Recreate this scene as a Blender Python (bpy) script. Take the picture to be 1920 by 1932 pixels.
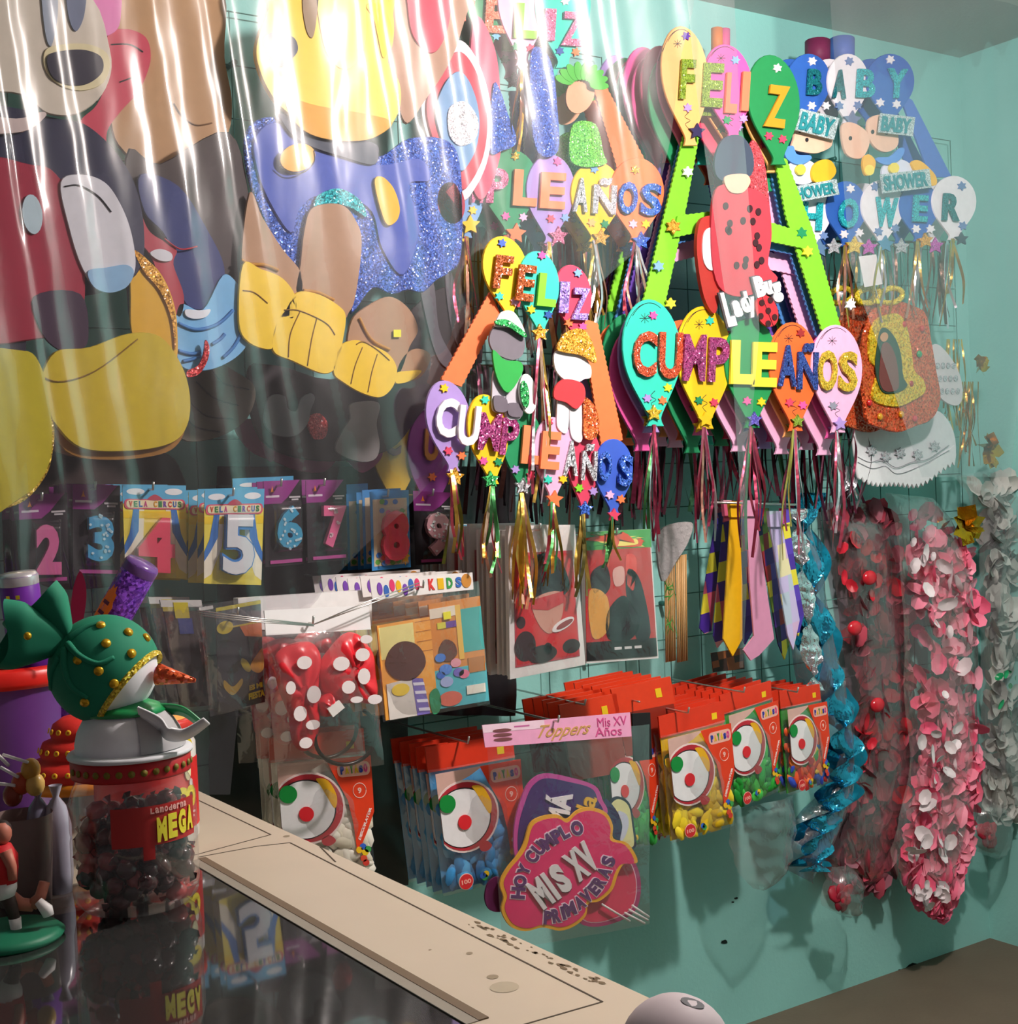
import bpy, bmesh, math, random
from mathutils import Vector, Matrix, Euler, noise
random.seed(11)
for _o in list(bpy.data.objects): bpy.data.objects.remove(_o)
SC = bpy.context.scene
COL = SC.collection
PI = math.pi

# ---------------------------------------------------------------- camera, world, lamp, exposure
D = 2.53          # distance from the camera to the long wall (world y of that wall)
EYE = 1.405       # camera height
CEIL = 2.60
CORNER = 3.34     # x of the right-hand wall
VU, VN = (4750.0, 756.0), (-730.0, 985.0)
F = math.sqrt(-((VU[0]-960)*(VN[0]-960) + (VU[1]-966)*(VN[1]-966)))
U = Vector((VU[0]-960, VU[1]-966, F)).normalized()
N = Vector((VN[0]-960, VN[1]-966, F)).normalized()
W = U.cross(N)
RIGHT = Vector((U.x, N.x, W.x)); DOWN = Vector((U.y, N.y, W.y)); FWD = Vector((U.z, N.z, W.z))
CAMP = Vector((0, 0, EYE))
cd = bpy.data.cameras.new('camera'); cam = bpy.data.objects.new('camera', cd); COL.objects.link(cam)
cd.sensor_fit = 'HORIZONTAL'; cd.sensor_width = 36; cd.lens = F/1920*36; cd.clip_start = .02
cam.matrix_world = Matrix(((RIGHT.x, -DOWN.x, -FWD.x, 0), (RIGHT.y, -DOWN.y, -FWD.y, 0), (RIGHT.z, -DOWN.z, -FWD.z, EYE), (0, 0, 0, 1)))
SC.camera = cam
w_ = bpy.data.worlds.new('world'); SC.world = w_; w_.use_nodes = True
w_.node_tree.nodes['Background'].inputs[0].default_value = (.95, .80, .86, 1)
w_.node_tree.nodes['Background'].inputs[1].default_value = .09
BULB = Vector((1.80, 1.00, 2.44))
ld = bpy.data.lights.new('bulb_light', 'POINT'); ld.energy = 95; ld.shadow_soft_size = .045; ld.color = (1, .90, .86)
lo = bpy.data.objects.new('bulb_light', ld); lo.location = BULB; COL.objects.link(lo)
SC.view_settings.view_transform = 'Standard'; SC.view_settings.look = 'None'
SC.view_settings.exposure = 0.35; SC.view_settings.gamma = 1
SC.cycles.transparent_max_bounces = 24; SC.cycles.max_bounces = 8
SC.cycles.sample_clamp_indirect = 6

# ---------------------------------------------------------------- pixels to places
def ray(px, py):
    return RIGHT*(px-960) + DOWN*(py-966) + FWD*F
def wp(px, py, off):                 # a point on the plane parallel to the long wall, off metres in front of it
    d = ray(px, py); return CAMP + d*((D-off)/d.y)
def cp(px, py, z):                   # a point on a level plane at height z
    d = ray(px, py); return CAMP + d*((z-EYE)/d.z)
def mpx(off): return lambda u, v, w=0: wp(u, v, off+w)
def mw(off): return lambda u, v, w=0: wp(u, v, off) + Vector((0, -w, 0))
def flat(off):                        # traced on one plane, thickness goes straight out of the wall
    return lambda u, v, w=0: wp(u, v, off) + Vector((0, -w, 0))
def frame(tl, tr, br, bl, off, off2=None):
    o2 = off if off2 is None else off2
    a, b, c, d = wp(*tl, off), wp(*tr, o2), wp(*br, o2), wp(*bl, off)
    n = (b-a).cross(d-a).normalized()
    if n.y > 0: n = -n
    return lambda u, v, w=0: (a*(1-u)+b*u)*(1-v) + (d*(1-u)+c*u)*v + n*w

# ---------------------------------------------------------------- materials
def lin(h):
    h = h.lstrip('#'); c = [int(h[i:i+2], 16)/255 for i in (0, 2, 4)]
    return tuple((x/12.92 if x <= .04045 else ((x+.055)/1.055)**2.4) for x in c) + (1,)
_M = {}
def mat(h, rough=.55, metal=0.0, spec=.35, var=.08, scale=60, bump=0.0, coat=0.0, trans=0.0):
    k = (h, rough, metal, spec, var, scale, bump, coat)
    if k in _M: return _M[k]
    m = bpy.data.materials.new('mat_'+h.strip('#')); m.use_nodes = True; nt = m.node_tree; N_ = nt.nodes; L = nt.links
    b = N_['Principled BSDF']
    c = lin(h)
    tc = N_.new('ShaderNodeTexCoord'); no = N_.new('ShaderNodeTexNoise'); no.inputs['Scale'].default_value = scale; no.inputs['Detail'].default_value = 2
    L.new(tc.outputs['Object'], no.inputs['Vector'])
    mr = N_.new('ShaderNodeMixRGB'); mr.inputs[1].default_value = tuple(x*(1-var) for x in c[:3])+(1,); mr.inputs[2].default_value = tuple(min(1, x*(1+var)) for x in c[:3])+(1,)
    L.new(no.outputs['Fac'], mr.inputs[0]); L.new(mr.outputs[0], b.inputs['Base Color'])
    b.inputs['Roughness'].default_value = rough; b.inputs['Metallic'].default_value = metal
    b.inputs['Specular IOR Level'].default_value = spec; b.inputs['Coat Weight'].default_value = coat; b.inputs['Coat Roughness'].default_value = .15
    if bump:
        bp = N_.new('ShaderNodeBump'); bp.inputs['Strength'].default_value = 1; bp.inputs['Distance'].default_value = bump
        L.new(no.outputs['Fac'], bp.inputs['Height']); L.new(bp.outputs[0], b.inputs['Normal'])
    _M[k] = m; return m
def glit(h, h2=None, scale=420, metal=.45, spread=1.0):
    """glitter foam: little flakes, each tilted its own way"""
    k = ('glit', h, h2, scale, spread)
    if k in _M: return _M[k]
    m = bpy.data.materials.new('glitter_'+h.strip('#')); m.use_nodes = True; nt = m.node_tree; N_ = nt.nodes; L = nt.links
    b = N_['Principled BSDF']
    tc = N_.new('ShaderNodeTexCoord'); vo = N_.new('ShaderNodeTexVoronoi'); vo.inputs['Scale'].default_value = scale
    L.new(tc.outputs['Object'], vo.inputs['Vector'])
    sub = N_.new('ShaderNodeVectorMath'); sub.operation = 'SUBTRACT'; sub.inputs[1].default_value = (.5, .5, .5); L.new(vo.outputs['Color'], sub.inputs[0])
    sc = N_.new('ShaderNodeVectorMath'); sc.operation = 'SCALE'; sc.inputs['Scale'].default_value = spread; L.new(sub.outputs[0], sc.inputs[0])
    ge = N_.new('ShaderNodeNewGeometry'); ad = N_.new('ShaderNodeVectorMath'); ad.operation = 'ADD'
    L.new(ge.outputs['Normal'], ad.inputs[0]); L.new(sc.outputs[0], ad.inputs[1])
    nz = N_.new('ShaderNodeVectorMath'); nz.operation = 'NORMALIZE'; L.new(ad.outputs[0], nz.inputs[0]); L.new(nz.outputs[0], b.inputs['Normal'])
    rp = N_.new('ShaderNodeMixRGB'); c = lin(h); c2 = lin(h2) if h2 else tuple(min(1, x*1.5) for x in c[:3])+(1,)
    rp.inputs[1].default_value = c; rp.inputs[2].default_value = c2
    se = N_.new('ShaderNodeSeparateXYZ'); L.new(vo.outputs['Color'], se.inputs[0]); L.new(se.outputs[0], rp.inputs[0]); L.new(rp.outputs[0], b.inputs['Base Color'])
    gt = N_.new('ShaderNodeMath'); gt.operation = 'GREATER_THAN'; gt.inputs[1].default_value = .62; L.new(se.outputs[1], gt.inputs[0])
    mm = N_.new('ShaderNodeMath'); mm.operation = 'MULTIPLY'; mm.inputs[1].default_value = metal; L.new(gt.outputs[0], mm.inputs[0]); L.new(mm.outputs[0], b.inputs['Metallic'])
    b.inputs['Roughness'].default_value = .26
    _M[k] = m; return m
def foil(h, rough=.22, bump=.004, scale=35):
    return mat(h, rough=rough, metal=.85, var=.15, scale=scale, bump=bump)
def film(name, tint='#ffffff', rough=.12, gloss=.55, bump=.002, scale=26, milky=.05, stretch=(1, 1, 1), rough2=.4):
    """clear plastic film: see-through, with its own sheen and a trace of dust"""
    k = ('film', name)
    if k in _M: return _M[k]
    m = bpy.data.materials.new(name); m.use_nodes = True; nt = m.node_tree; N_ = nt.nodes; L = nt.links
    N_.remove(N_['Principled BSDF']); out = N_['Material Output']
    tr = N_.new('ShaderNodeBsdfTransparent'); tr.inputs[0].default_value = lin(tint)
    gl = N_.new('ShaderNodeBsdfGlossy'); gl.inputs['Roughness'].default_value = rough; gl.inputs[0].default_value = (1, 1, 1, 1)
    df = N_.new('ShaderNodeBsdfDiffuse'); df.inputs[0].default_value = (.85, .85, .85, 1)
    tc = N_.new('ShaderNodeTexCoord'); mp = N_.new('ShaderNodeMapping'); mp.inputs['Scale'].default_value = stretch
    no = N_.new('ShaderNodeTexNoise'); no.inputs['Scale'].default_value = scale; no.inputs['Detail'].default_value = 3; no.inputs['Distortion'].default_value = .6
    L.new(tc.outputs['Object'], mp.inputs[0]); L.new(mp.outputs[0], no.inputs['Vector'])
    bp = N_.new('ShaderNodeBump'); bp.inputs['Distance'].default_value = bump; bp.inputs['Strength'].default_value = 1
    L.new(no.outputs['Fac'], bp.inputs['Height']); L.new(bp.outputs[0], gl.inputs['Normal'])
    lw = N_.new('ShaderNodeLayerWeight'); lw.inputs[0].default_value = .5; L.new(bp.outputs[0], lw.inputs['Normal'])
    pwn = N_.new('ShaderNodeMath'); pwn.operation = 'POWER'; pwn.inputs[1].default_value = 3.5; L.new(lw.outputs['Facing'], pwn.inputs[0])
    mu = N_.new('ShaderNodeMath'); mu.operation = 'MULTIPLY_ADD'; mu.inputs[1].default_value = gloss*.9; mu.inputs[2].default_value = .09*gloss/.5; mu.use_clamp = True; L.new(pwn.outputs[0], mu.inputs[0])
    g2 = N_.new('ShaderNodeBsdfGlossy'); g2.inputs['Roughness'].default_value = rough2
    mx0 = N_.new('ShaderNodeMixShader'); mx0.inputs[0].default_value = milky; L.new(tr.outputs[0], mx0.inputs[1]); L.new(df.outputs[0], mx0.inputs[2])
    mg = N_.new('ShaderNodeMixShader'); mg.inputs[0].default_value = .25; L.new(gl.outputs[0], mg.inputs[1]); L.new(g2.outputs[0], mg.inputs[2])
    mx = N_.new('ShaderNodeMixShader'); L.new(mu.outputs[0], mx.inputs[0]); L.new(mx0.outputs[0], mx.inputs[1]); L.new(mg.outputs[0], mx.inputs[2])
    L.new(mx.outputs[0], out.inputs['Surface'])
    _M[k] = m; return m

# ---------------------------------------------------------------- outlines (lists of (u, v))
def ell(cx, cy, rx, ry=None, n=28, rot=0, a0=0, a1=2*PI):
    ry = rx if ry is None else ry; c, s = math.cos(rot), math.sin(rot); P = []
    full = abs(a1-a0-2*PI) < 1e-6
    for i in range(n if full else n+1):
        t = a0+(a1-a0)*i/n; x, y = rx*math.cos(t), ry*math.sin(t); P.append((cx+x*c-y*s, cy+x*s+y*c))
    return P
def star(cx, cy, r, n=5, q=.45, rot=-PI/2, asp=1.0):
    return [(cx+(r if i % 2 == 0 else r*q)*math.cos(rot+PI*i/n)*asp, cy+(r if i % 2 == 0 else r*q)*math.sin(rot+PI*i/n)) for i in range(2*n)]
def smooth(P, k=5):
    n = len(P); R = []
    for i in range(n):
        p0, p1, p2, p3 = P[i-1], P[i], P[(i+1) % n], P[(i+2) % n]
        for j in range(k):
            t = j/k; t2, t3 = t*t, t*t*t
            R.append(tuple(.5*((2*p1[a])+(-p0[a]+p2[a])*t+(2*p0[a]-5*p1[a]+4*p2[a]-p3[a])*t2+(-p0[a]+3*p1[a]-3*p2[a]+p3[a])*t3) for a in (0, 1)))
    return R
def path(P, k=6):                     # open Catmull-Rom of points of any dimension
    if len(P) < 3: return [tuple(p) for p in P]
    R = []; Q = [P[0]]+list(P)+[P[-1]]
    for i in range(1, len(Q)-2):
        for j in range(k):
            t = j/k; t2, t3 = t*t, t*t*t; p0, p1, p2, p3 = Q[i-1], Q[i], Q[i+1], Q[i+2]
            R.append(tuple(.5*((2*p1[a])+(-p0[a]+p2[a])*t+(2*p0[a]-5*p1[a]+4*p2[a]-p3[a])*t2+(-p0[a]+3*p1[a]-3*p2[a]+p3[a])*t3) for a in range(len(p1))))
    R.append(tuple(P[-1])); return R
def rrect(x0, y0, x1, y1, r, rv=None, k=4):
    rv = r if rv is None else rv; P = []
    for cx, cy, a in ((x1-r, y0+rv, -PI/2), (x1-r, y1-rv, 0), (x0+r, y1-rv, PI/2), (x0+r, y0+rv, PI)):
        for i in range(k+1): t = a+PI/2*i/k; P.append((cx+r*math.cos(t), cy+rv*math.sin(t)))
    return P
def rect(x0, y0, x1, y1): return [(x0, y0), (x1, y0), (x1, y1), (x0, y1)]
def tear(cx, y0, w, h, lean=0.0, neck=.10, cut=False):   # a party balloon outline hanging neck down
    P = []; R = []
    prof = [(.40*(1-math.cos(a)), .5*math.sin(a)) for a in [PI/2*i/8 for i in range(8)]]+path([(.40, .50), (.52, .475), (.64, .40), (.76, .28), (.86, .17), (.94, neck), (1, neck+.04)], 3)
    for t, x in prof: P.append((cx+x*w+lean*t*h, y0+t*h)); R.append((cx-x*w+lean*t*h, y0+t*h))
    return P+R[:0:-1]

# ---------------------------------------------------------------- mesh collector
_T = {}
def glyphs(s, bold):
    k = (s, bold)
    if k in _T: return _T[k]
    c = bpy.data.curves.new('t', 'FONT'); c.body = s; c.size = 1; c.offset = bold; c.resolution_u = 3; c.fill_mode = 'FRONT'
    o = bpy.data.objects.new('t', c); COL.objects.link(o); dg = bpy.context.evaluated_depsgraph_get(); me = bpy.data.meshes.new_from_object(o.evaluated_get(dg))
    V = [(v.co.x, v.co.y) for v in me.vertices]; Fc = [tuple(p.vertices) for p in me.polygons]
    cnt = {}
    for f in Fc:
        for i in range(len(f)):
            e = (f[i], f[(i+1) % len(f)]); cnt[tuple(sorted(e))] = cnt.get(tuple(sorted(e)), 0)+1
    E = [e for e, q in cnt.items() if q == 1]
    x0 = min(v[0] for v in V); x1 = max(v[0] for v in V); y0 = min(v[1] for v in V); y1 = max(v[1] for v in V)
    V = [((x-x0)/(x1-x0 or 1), 1-(y-y0)/(y1-y0 or 1)) for x, y in V]
    bpy.data.objects.remove(o); bpy.data.meshes.remove(me); bpy.data.curves.remove(c)
    _T[k] = (V, Fc, E); return _T[k]
class MB:
    def __init__(s): s.v = []; s.f = []; s.mi = []; s.mats = []; s.sm = []
    def slot(s, m):
        if isinstance(m, str): m = mat(m)
        if m not in s.mats: s.mats.append(m)
        return s.mats.index(m)
    def add(s, V, Fs, m, sm=False):
        b = len(s.v); i = s.slot(m); s.v += [Vector(v) for v in V]
        for f in Fs: s.f.append(tuple(b+q for q in f)); s.mi.append(i); s.sm.append(sm)
        return s
    def prism(s, M, P, w0, w1, m, soft=False, edge=None):
        n = len(P); cx = sum(p[0] for p in P)/n; cy = sum(p[1] for p in P)/n
        if soft:                      # rounded front rim
            rings = [(0, w0), (0, w0+(w1-w0)*.55), (.012, w1)]
        else: rings = [(0, w0), (0, w1)]
        V = []
        for ins, w in rings: V += [M(p[0]+(cx-p[0])*ins, p[1]+(cy-p[1])*ins, w) for p in P]
        k = len(rings); Fs = [tuple(range(n))[::-1]]
        sd = [(r*n+i, r*n+(i+1) % n, (r+1)*n+(i+1) % n, (r+1)*n+i) for r in range(k-1) for i in range(n)]
        if edge is None: s.add(V, Fs+sd+[tuple((k-1)*n+i for i in range(n))], m)
        else:
            s.add(V, Fs+[tuple((k-1)*n+i for i in range(n))], m); s.add(V, sd, edge)
        return s
    def text(s, M, t, x0, y0, x1, y1, w0, w1, m, bold=.03, rot=0, shear=0):
        V, Fc, E = glyphs(t, bold); cx, cy = (x0+x1)/2, (y0+y1)/2; c, q = math.cos(rot), math.sin(rot)
        def T(p):
            x = (p[0]-.5)*(x1-x0); y = (p[1]-.5)*(y1-y0); x += shear*-y; return (cx+x*c-y*q, cy+x*q+y*c)
        P = [T(p) for p in V]; n = len(P)
        VV = [M(a, b, w1) for a, b in P]+[M(a, b, w0) for a, b in P]
        s.add(VV, Fc+[(e[0], e[1], e[1]+n, e[0]+n) for e in E], m); return s
    def sheet(s, fn, nu, nv, m, sm=True):
        V = [fn(i/nu, j/nv) for j in range(nv+1) for i in range(nu+1)]
        s.add(V, [(j*(nu+1)+i, j*(nu+1)+i+1, (j+1)*(nu+1)+i+1, (j+1)*(nu+1)+i) for j in range(nv) for i in range(nu)], m, sm); return s
    def lathe(s, prof, O, m, n=36, axis=None, sm=True, a0=0):
        O = Vector(O); ax = Vector(axis or (0, 0, 1)).normalized(); t = Vector((1, 0, 0)) if abs(ax.x) < .8 else Vector((0, 1, 0))
        e1 = (t-ax*t.dot(ax)).normalized(); e2 = ax.cross(e1); V = []
        for r, h in prof: V += [O+ax*h+(e1*math.cos(2*PI*i/n+a0)+e2*math.sin(2*PI*i/n+a0))*r for i in range(n)]
        s.add(V, [(j*n+i, j*n+(i+1) % n, (j+1)*n+(i+1) % n, (j+1)*n+i) for j in range(len(prof)-1) for i in range(n)], m, sm); return s
    def ball(s, c, r, m, n=14, M=None, sm=True):
        if not isinstance(r, (tuple, list)): r = (r, r, r)
        V = [Vector((0, 0, r[2]))]; k = n//2
        for j in range(1, k):
            a = PI*j/k; V += [Vector((r[0]*math.sin(a)*math.cos(2*PI*i/n), r[1]*math.sin(a)*math.sin(2*PI*i/n), r[2]*math.cos(a))) for i in range(n)]
        V.append(Vector((0, 0, -r[2]))); e = len(V)-1
        Fs = [(0, 1+i, 1+(i+1) % n) for i in range(n)]+[(1+j*n+i, 1+(j+1)*n+i, 1+(j+1)*n+(i+1) % n, 1+j*n+(i+1) % n) for j in range(k-2) for i in range(n)]+[(e, 1+(k-2)*n+(i+1) % n, 1+(k-2)*n+i) for i in range(n)]
        if M is not None: V = [M @ v for v in V]
        s.add([Vector(c)+v for v in V], Fs, m, sm); return s
    def tube(s, P, r, m, n=8, cap=True, sm=True):
        P = [Vector(p) for p in P]; V = []; R = r if isinstance(r, (list, tuple)) else [r]*len(P); last = None
        for i, p in enumerate(P):
            d = (P[min(i+1, len(P)-1)]-P[max(i-1, 0)]).normalized()
            if last is None: t = Vector((0, 0, 1)) if abs(d.z) < .8 else Vector((1, 0, 0))
            else: t = last
            e1 = (t-d*t.dot(d)).normalized(); last = e1; e2 = d.cross(e1)
            V += [p+(e1*math.cos(2*PI*k/n)+e2*math.sin(2*PI*k/n))*R[i] for k in range(n)]
        Fs = [(i*n+k, i*n+(k+1) % n, (i+1)*n+(k+1) % n, (i+1)*n+k) for i in range(len(P)-1) for k in range(n)]
        if cap: Fs += [tuple(range(n))[::-1], tuple((len(P)-1)*n+k for k in range(n))]
        s.add(V, Fs, m, sm); return s
    def strip(s, P, wid, m, dirv=(1, 0, 0), twist=0.0):
        P = [Vector(p) for p in P]; V = []; dv = Vector(dirv).normalized()
        for i, p in enumerate(P):
            d = (P[min(i+1, len(P)-1)]-P[max(i-1, 0)]).normalized(); e = (dv-d*dv.dot(d)).normalized(); q = d.cross(e)
            a = twist*i/len(P); e = e*math.cos(a)+q*math.sin(a)
            V += [p-e*wid/2, p+e*wid/2]
        s.add(V, [(2*i, 2*i+1, 2*i+3, 2*i+2) for i in range(len(P)-1)], m, True); return s
    def box(s, M, x0, y0, x1, y1, w0, w1, m): return s.prism(M, rect(x0, y0, x1, y1), w0, w1, m)
    def build(s, name, parent=None, label=None, cat=None, group=None, kind=None, origin=None):
        root = parent
        while root is not None and root.parent is not None: root = root.parent
        if root is not None: O = Vector(root['_o'])
        else:
            mn = [min(v[a] for v in s.v) for a in range(3)]; mx = [max(v[a] for v in s.v) for a in range(3)]
            O = Vector(origin) if origin else Vector(((mn[0]+mx[0])/2, (mn[1]+mx[1])/2, mn[2]))
        me = bpy.data.meshes.new(name); me.from_pydata([tuple(v-O) for v in s.v], [], s.f)
        for m in s.mats: me.materials.append(m)
        me.polygons.foreach_set('material_index', s.mi); me.polygons.foreach_set('use_smooth', s.sm); me.update()
        o = bpy.data.objects.new(name, me); COL.objects.link(o)
        if root is not None: o.parent = parent
        else: o.location = O; o['_o'] = list(O)
        tag(o, label, cat, group, kind); return o
def tag(o, label=None, cat=None, group=None, kind=None):
    if label: o['label'] = label
    if cat: o['category'] = cat
    if group: o['group'] = group
    if kind: o['kind'] = kind
def thing(name, label, cat, O, group=None):
    o = bpy.data.objects.new(name, None); COL.objects.link(o); o.location = O; o['_o'] = list(O); o.empty_display_size = .02
    tag(o, label, cat, group); return o
def dup(root, shift, label=None, group=None, skip=()):
    def cpy(o, par):
        c = o.copy(); COL.objects.link(c); c.parent = par
        for ch in list(o.children):
            if ch.name.split('.')[0] not in skip: cpy(ch, c)
        return c
    r = cpy(root, None); r.location = root.location+Vector(shift)
    r['_o'] = list(r.location)
    if label: r['label'] = label
    if group: r['group'] = group
    return r
def rnd(a, b): return random.uniform(a, b)

def dp(px, py, depth): return CAMP + ray(px, py)*(depth/F)
def depth_of(p): return (Vector(p)-CAMP).dot(FWD)
def patches(cs, sx=30, sy=30, sz=30, rough=.5):
    """printed cloth of small coloured squares"""
    k = ('patch', tuple(cs), sx, sy)
    if k in _M: return _M[k]
    m = bpy.data.materials.new('printed_cloth'); m.use_nodes = True; nt = m.node_tree; N_ = nt.nodes; L = nt.links; b = N_['Principled BSDF']
    tc = N_.new('ShaderNodeTexCoord'); mp = N_.new('ShaderNodeMapping'); mp.inputs['Scale'].default_value = (sx, 1, sy); mp.inputs['Rotation'].default_value = (0, .12, 0)
    fl = N_.new('ShaderNodeVectorMath'); fl.operation = 'FLOOR'; wn = N_.new('ShaderNodeTexWhiteNoise'); wn.noise_dimensions = '3D'
    L.new(tc.outputs['Object'], mp.inputs[0]); L.new(mp.outputs[0], fl.inputs[0]); 
    mu = N_.new('ShaderNodeVectorMath'); mu.operation = 'MULTIPLY'; mu.inputs[1].default_value = (1, 0, 1); L.new(fl.outputs[0], mu.inputs[0]); L.new(mu.outputs[0], wn.inputs['Vector'])
    r = N_.new('ShaderNodeValToRGB'); r.color_ramp.interpolation = 'CONSTANT'
    while len(r.color_ramp.elements) < len(cs): r.color_ramp.elements.new(.5)
    for i, h in enumerate(cs): r.color_ramp.elements[i].position = i/len(cs); r.color_ramp.elements[i].color = lin(h)
    L.new(wn.outputs['Value'], r.inputs[0]); L.new(r.outputs[0], b.inputs['Base Color']); b.inputs['Roughness'].default_value = rough
    _M[k] = m; return m
# ---------------------------------------------------------------- the room
def wall_mat(h, dirt='#3d6b60', sc=3.0):
    m = bpy.data.materials.new('painted_wall'); m.use_nodes = True; nt = m.node_tree; N_ = nt.nodes; L = nt.links; b = N_['Principled BSDF']
    tc = N_.new('ShaderNodeTexCoord'); n1 = N_.new('ShaderNodeTexNoise'); n1.inputs['Scale'].default_value = sc; n1.inputs['Detail'].default_value = 5
    n2 = N_.new('ShaderNodeTexNoise'); n2.inputs['Scale'].default_value = 90; n2.inputs['Detail'].default_value = 4
    for n in (n1, n2): L.new(tc.outputs['Object'], n.inputs['Vector'])
    r = N_.new('ShaderNodeValToRGB'); r.color_ramp.elements[0].position = .3; r.color_ramp.elements[0].color = tuple(x*.88 for x in lin(h)[:3])+(1,); r.color_ramp.elements[1].position = .7; r.color_ramp.elements[1].color = lin(h)
    L.new(n1.outputs['Fac'], r.inputs[0]); L.new(r.outputs[0], b.inputs['Base Color'])
    bp = N_.new('ShaderNodeBump'); bp.inputs['Distance'].default_value = .0008; L.new(n2.outputs['Fac'], bp.inputs['Height']); L.new(bp.outputs[0], b.inputs['Normal'])
    b.inputs['Roughness'].default_value = .6; b.inputs['Specular IOR Level'].default_value = .25
    return m
TEAL = wall_mat('#9adad2'); GREY = wall_mat('#c8c4c0', sc=2.0); FLOORM = wall_mat('#6d6152', sc=8.0)
def slab(name, x0, x1, y0, y1, z0, z1, m):
    b = MB(); V = [(x, y, z) for z in (z0, z1) for x, y in ((x0, y0), (x1, y0), (x1, y1), (x0, y1))]
    b.add(V, [(3, 2, 1, 0), (4, 5, 6, 7), (0, 1, 5, 4), (1, 2, 6, 5), (2, 3, 7, 6), (3, 0, 4, 7)], m); return b.build(name, kind='structure')
slab('wall_back', -2.2, CORNER, D, D+.12, 0, CEIL, TEAL)
slab('wall_right', CORNER, CORNER+.12, -1.6, D+.12, 0, CEIL, TEAL)
slab('ceiling', -2.2, CORNER+.12, -1.6, D+.12, CEIL, CEIL+.1, GREY)
slab('floor', -2.2, CORNER+.12, -1.6, D+.12, -.1, 0, FLOORM)
# chipped paint low on the wall
def px_of(x, y, z):
    d = Vector((x, y, z))-CAMP; zz = d.dot(FWD); return (960+F*d.dot(RIGHT)/zz, 966+F*d.dot(DOWN)/zz)
b = MB()
for px, py, s in ((1365, 1777, 7), (1388, 1695, 4), (1382, 1702, 3), (1725, 1826, 18), (1582, 1884, 8), (1597, 1876, 4), (1700, 1832, 8)):
    P = [(px+s*rnd(.5, 1)*math.cos(a)*1.2, py+s*rnd(.3, .7)*math.sin(a)) for a in [i*PI/5 for i in range(10)]]
    b.prism(flat(0), P, .0001, .0012, mat('#10201c', rough=.9))
b.build('trim_1', kind='structure')

# wire display grids screwed to the long wall
WIRE = mat('#3f7a70', rough=.4, metal=.3)
def grid(x0, x1, z0, z1, lab):
    t = thing('wire_grid_panel', lab, 'display grid', (x0, D-.03, z0), 'wire display grids on the wall')
    b = MB(); y = D-.03
    k = int((z1-z0)/.1)
    for i in range(k+1):
        z = z0+(z1-z0)*i/k; b.tube([(x0, y, z), (x1, y, z)], .0014, WIRE, 5)
    b.build('horizontal_wires', t)
    b = MB(); k = max(2, int((x1-x0)/.1))
    for i in range(k+1):
        x = x0+(x1-x0)*i/k; b.tube([(x, y-.004, z0), (x, y-.004, z1)], .0012, WIRE, 5)
    b.build('vertical_wires', t)
    for x in (x0+.1, x1-.1):
        for z in (z0+.3, z1-.1): MB().tube([(x, D-.002, z), (x, y-.006, z)], .006, WIRE, 6).build('wall_bracket', t)
zt = wp(1250, 60, .03).z
grid(.30, 1.16, .78, 2.36, 'teal wire display grid on the wall behind the big foam figures at the left')
grid(1.20, 1.98, .70, 2.40, 'teal wire display grid behind the birthday balloon banners in the middle')
grid(2.02, 2.62, .80, 2.40, 'teal wire display grid behind the neckties')
grid(2.66, 3.24, .85, 2.34, 'teal wire display grid nearest the room corner')
# ---------------------------------------------------------------- foam party banners made of balloon cut-outs
GOLDR = foil('#d9b45a', .3); PINKR = foil('#d8607a', .35); GRNR = foil('#4d8f55', .35); SILR = foil('#e8e4ea', .3); ROSER = foil('#e3a48e', .3); BURG = foil('#a8405a', .35)
INK = mat('#20222a', rough=.7)
def ribbons(t, px, py, off, ln, n, mats, spread=22, wid=.006, bend=14):
    for i in range(int(n*1.7)):
        x = px; sx = rnd(-spread, spread); b1 = rnd(-bend, bend); L_ = ln*rnd(.72, 1.0)
        P = [wp(x+rnd(-2, 2), py, off), wp(x+sx*.3+b1*.5, py+L_*.3, off+rnd(-.01, .02)), wp(x+sx*.7+b1, py+L_*.65, off+rnd(-.015, .02)), wp(x+sx, py+L_, off+rnd(-.01, .02))]
        P = path([tuple(p) for p in P], 5)
        MB().strip(P, wid*rnd(.8, 1.25), mats[i % len(mats)], twist=rnd(-2.5, 2.5)).build('ribbon', t)
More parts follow.
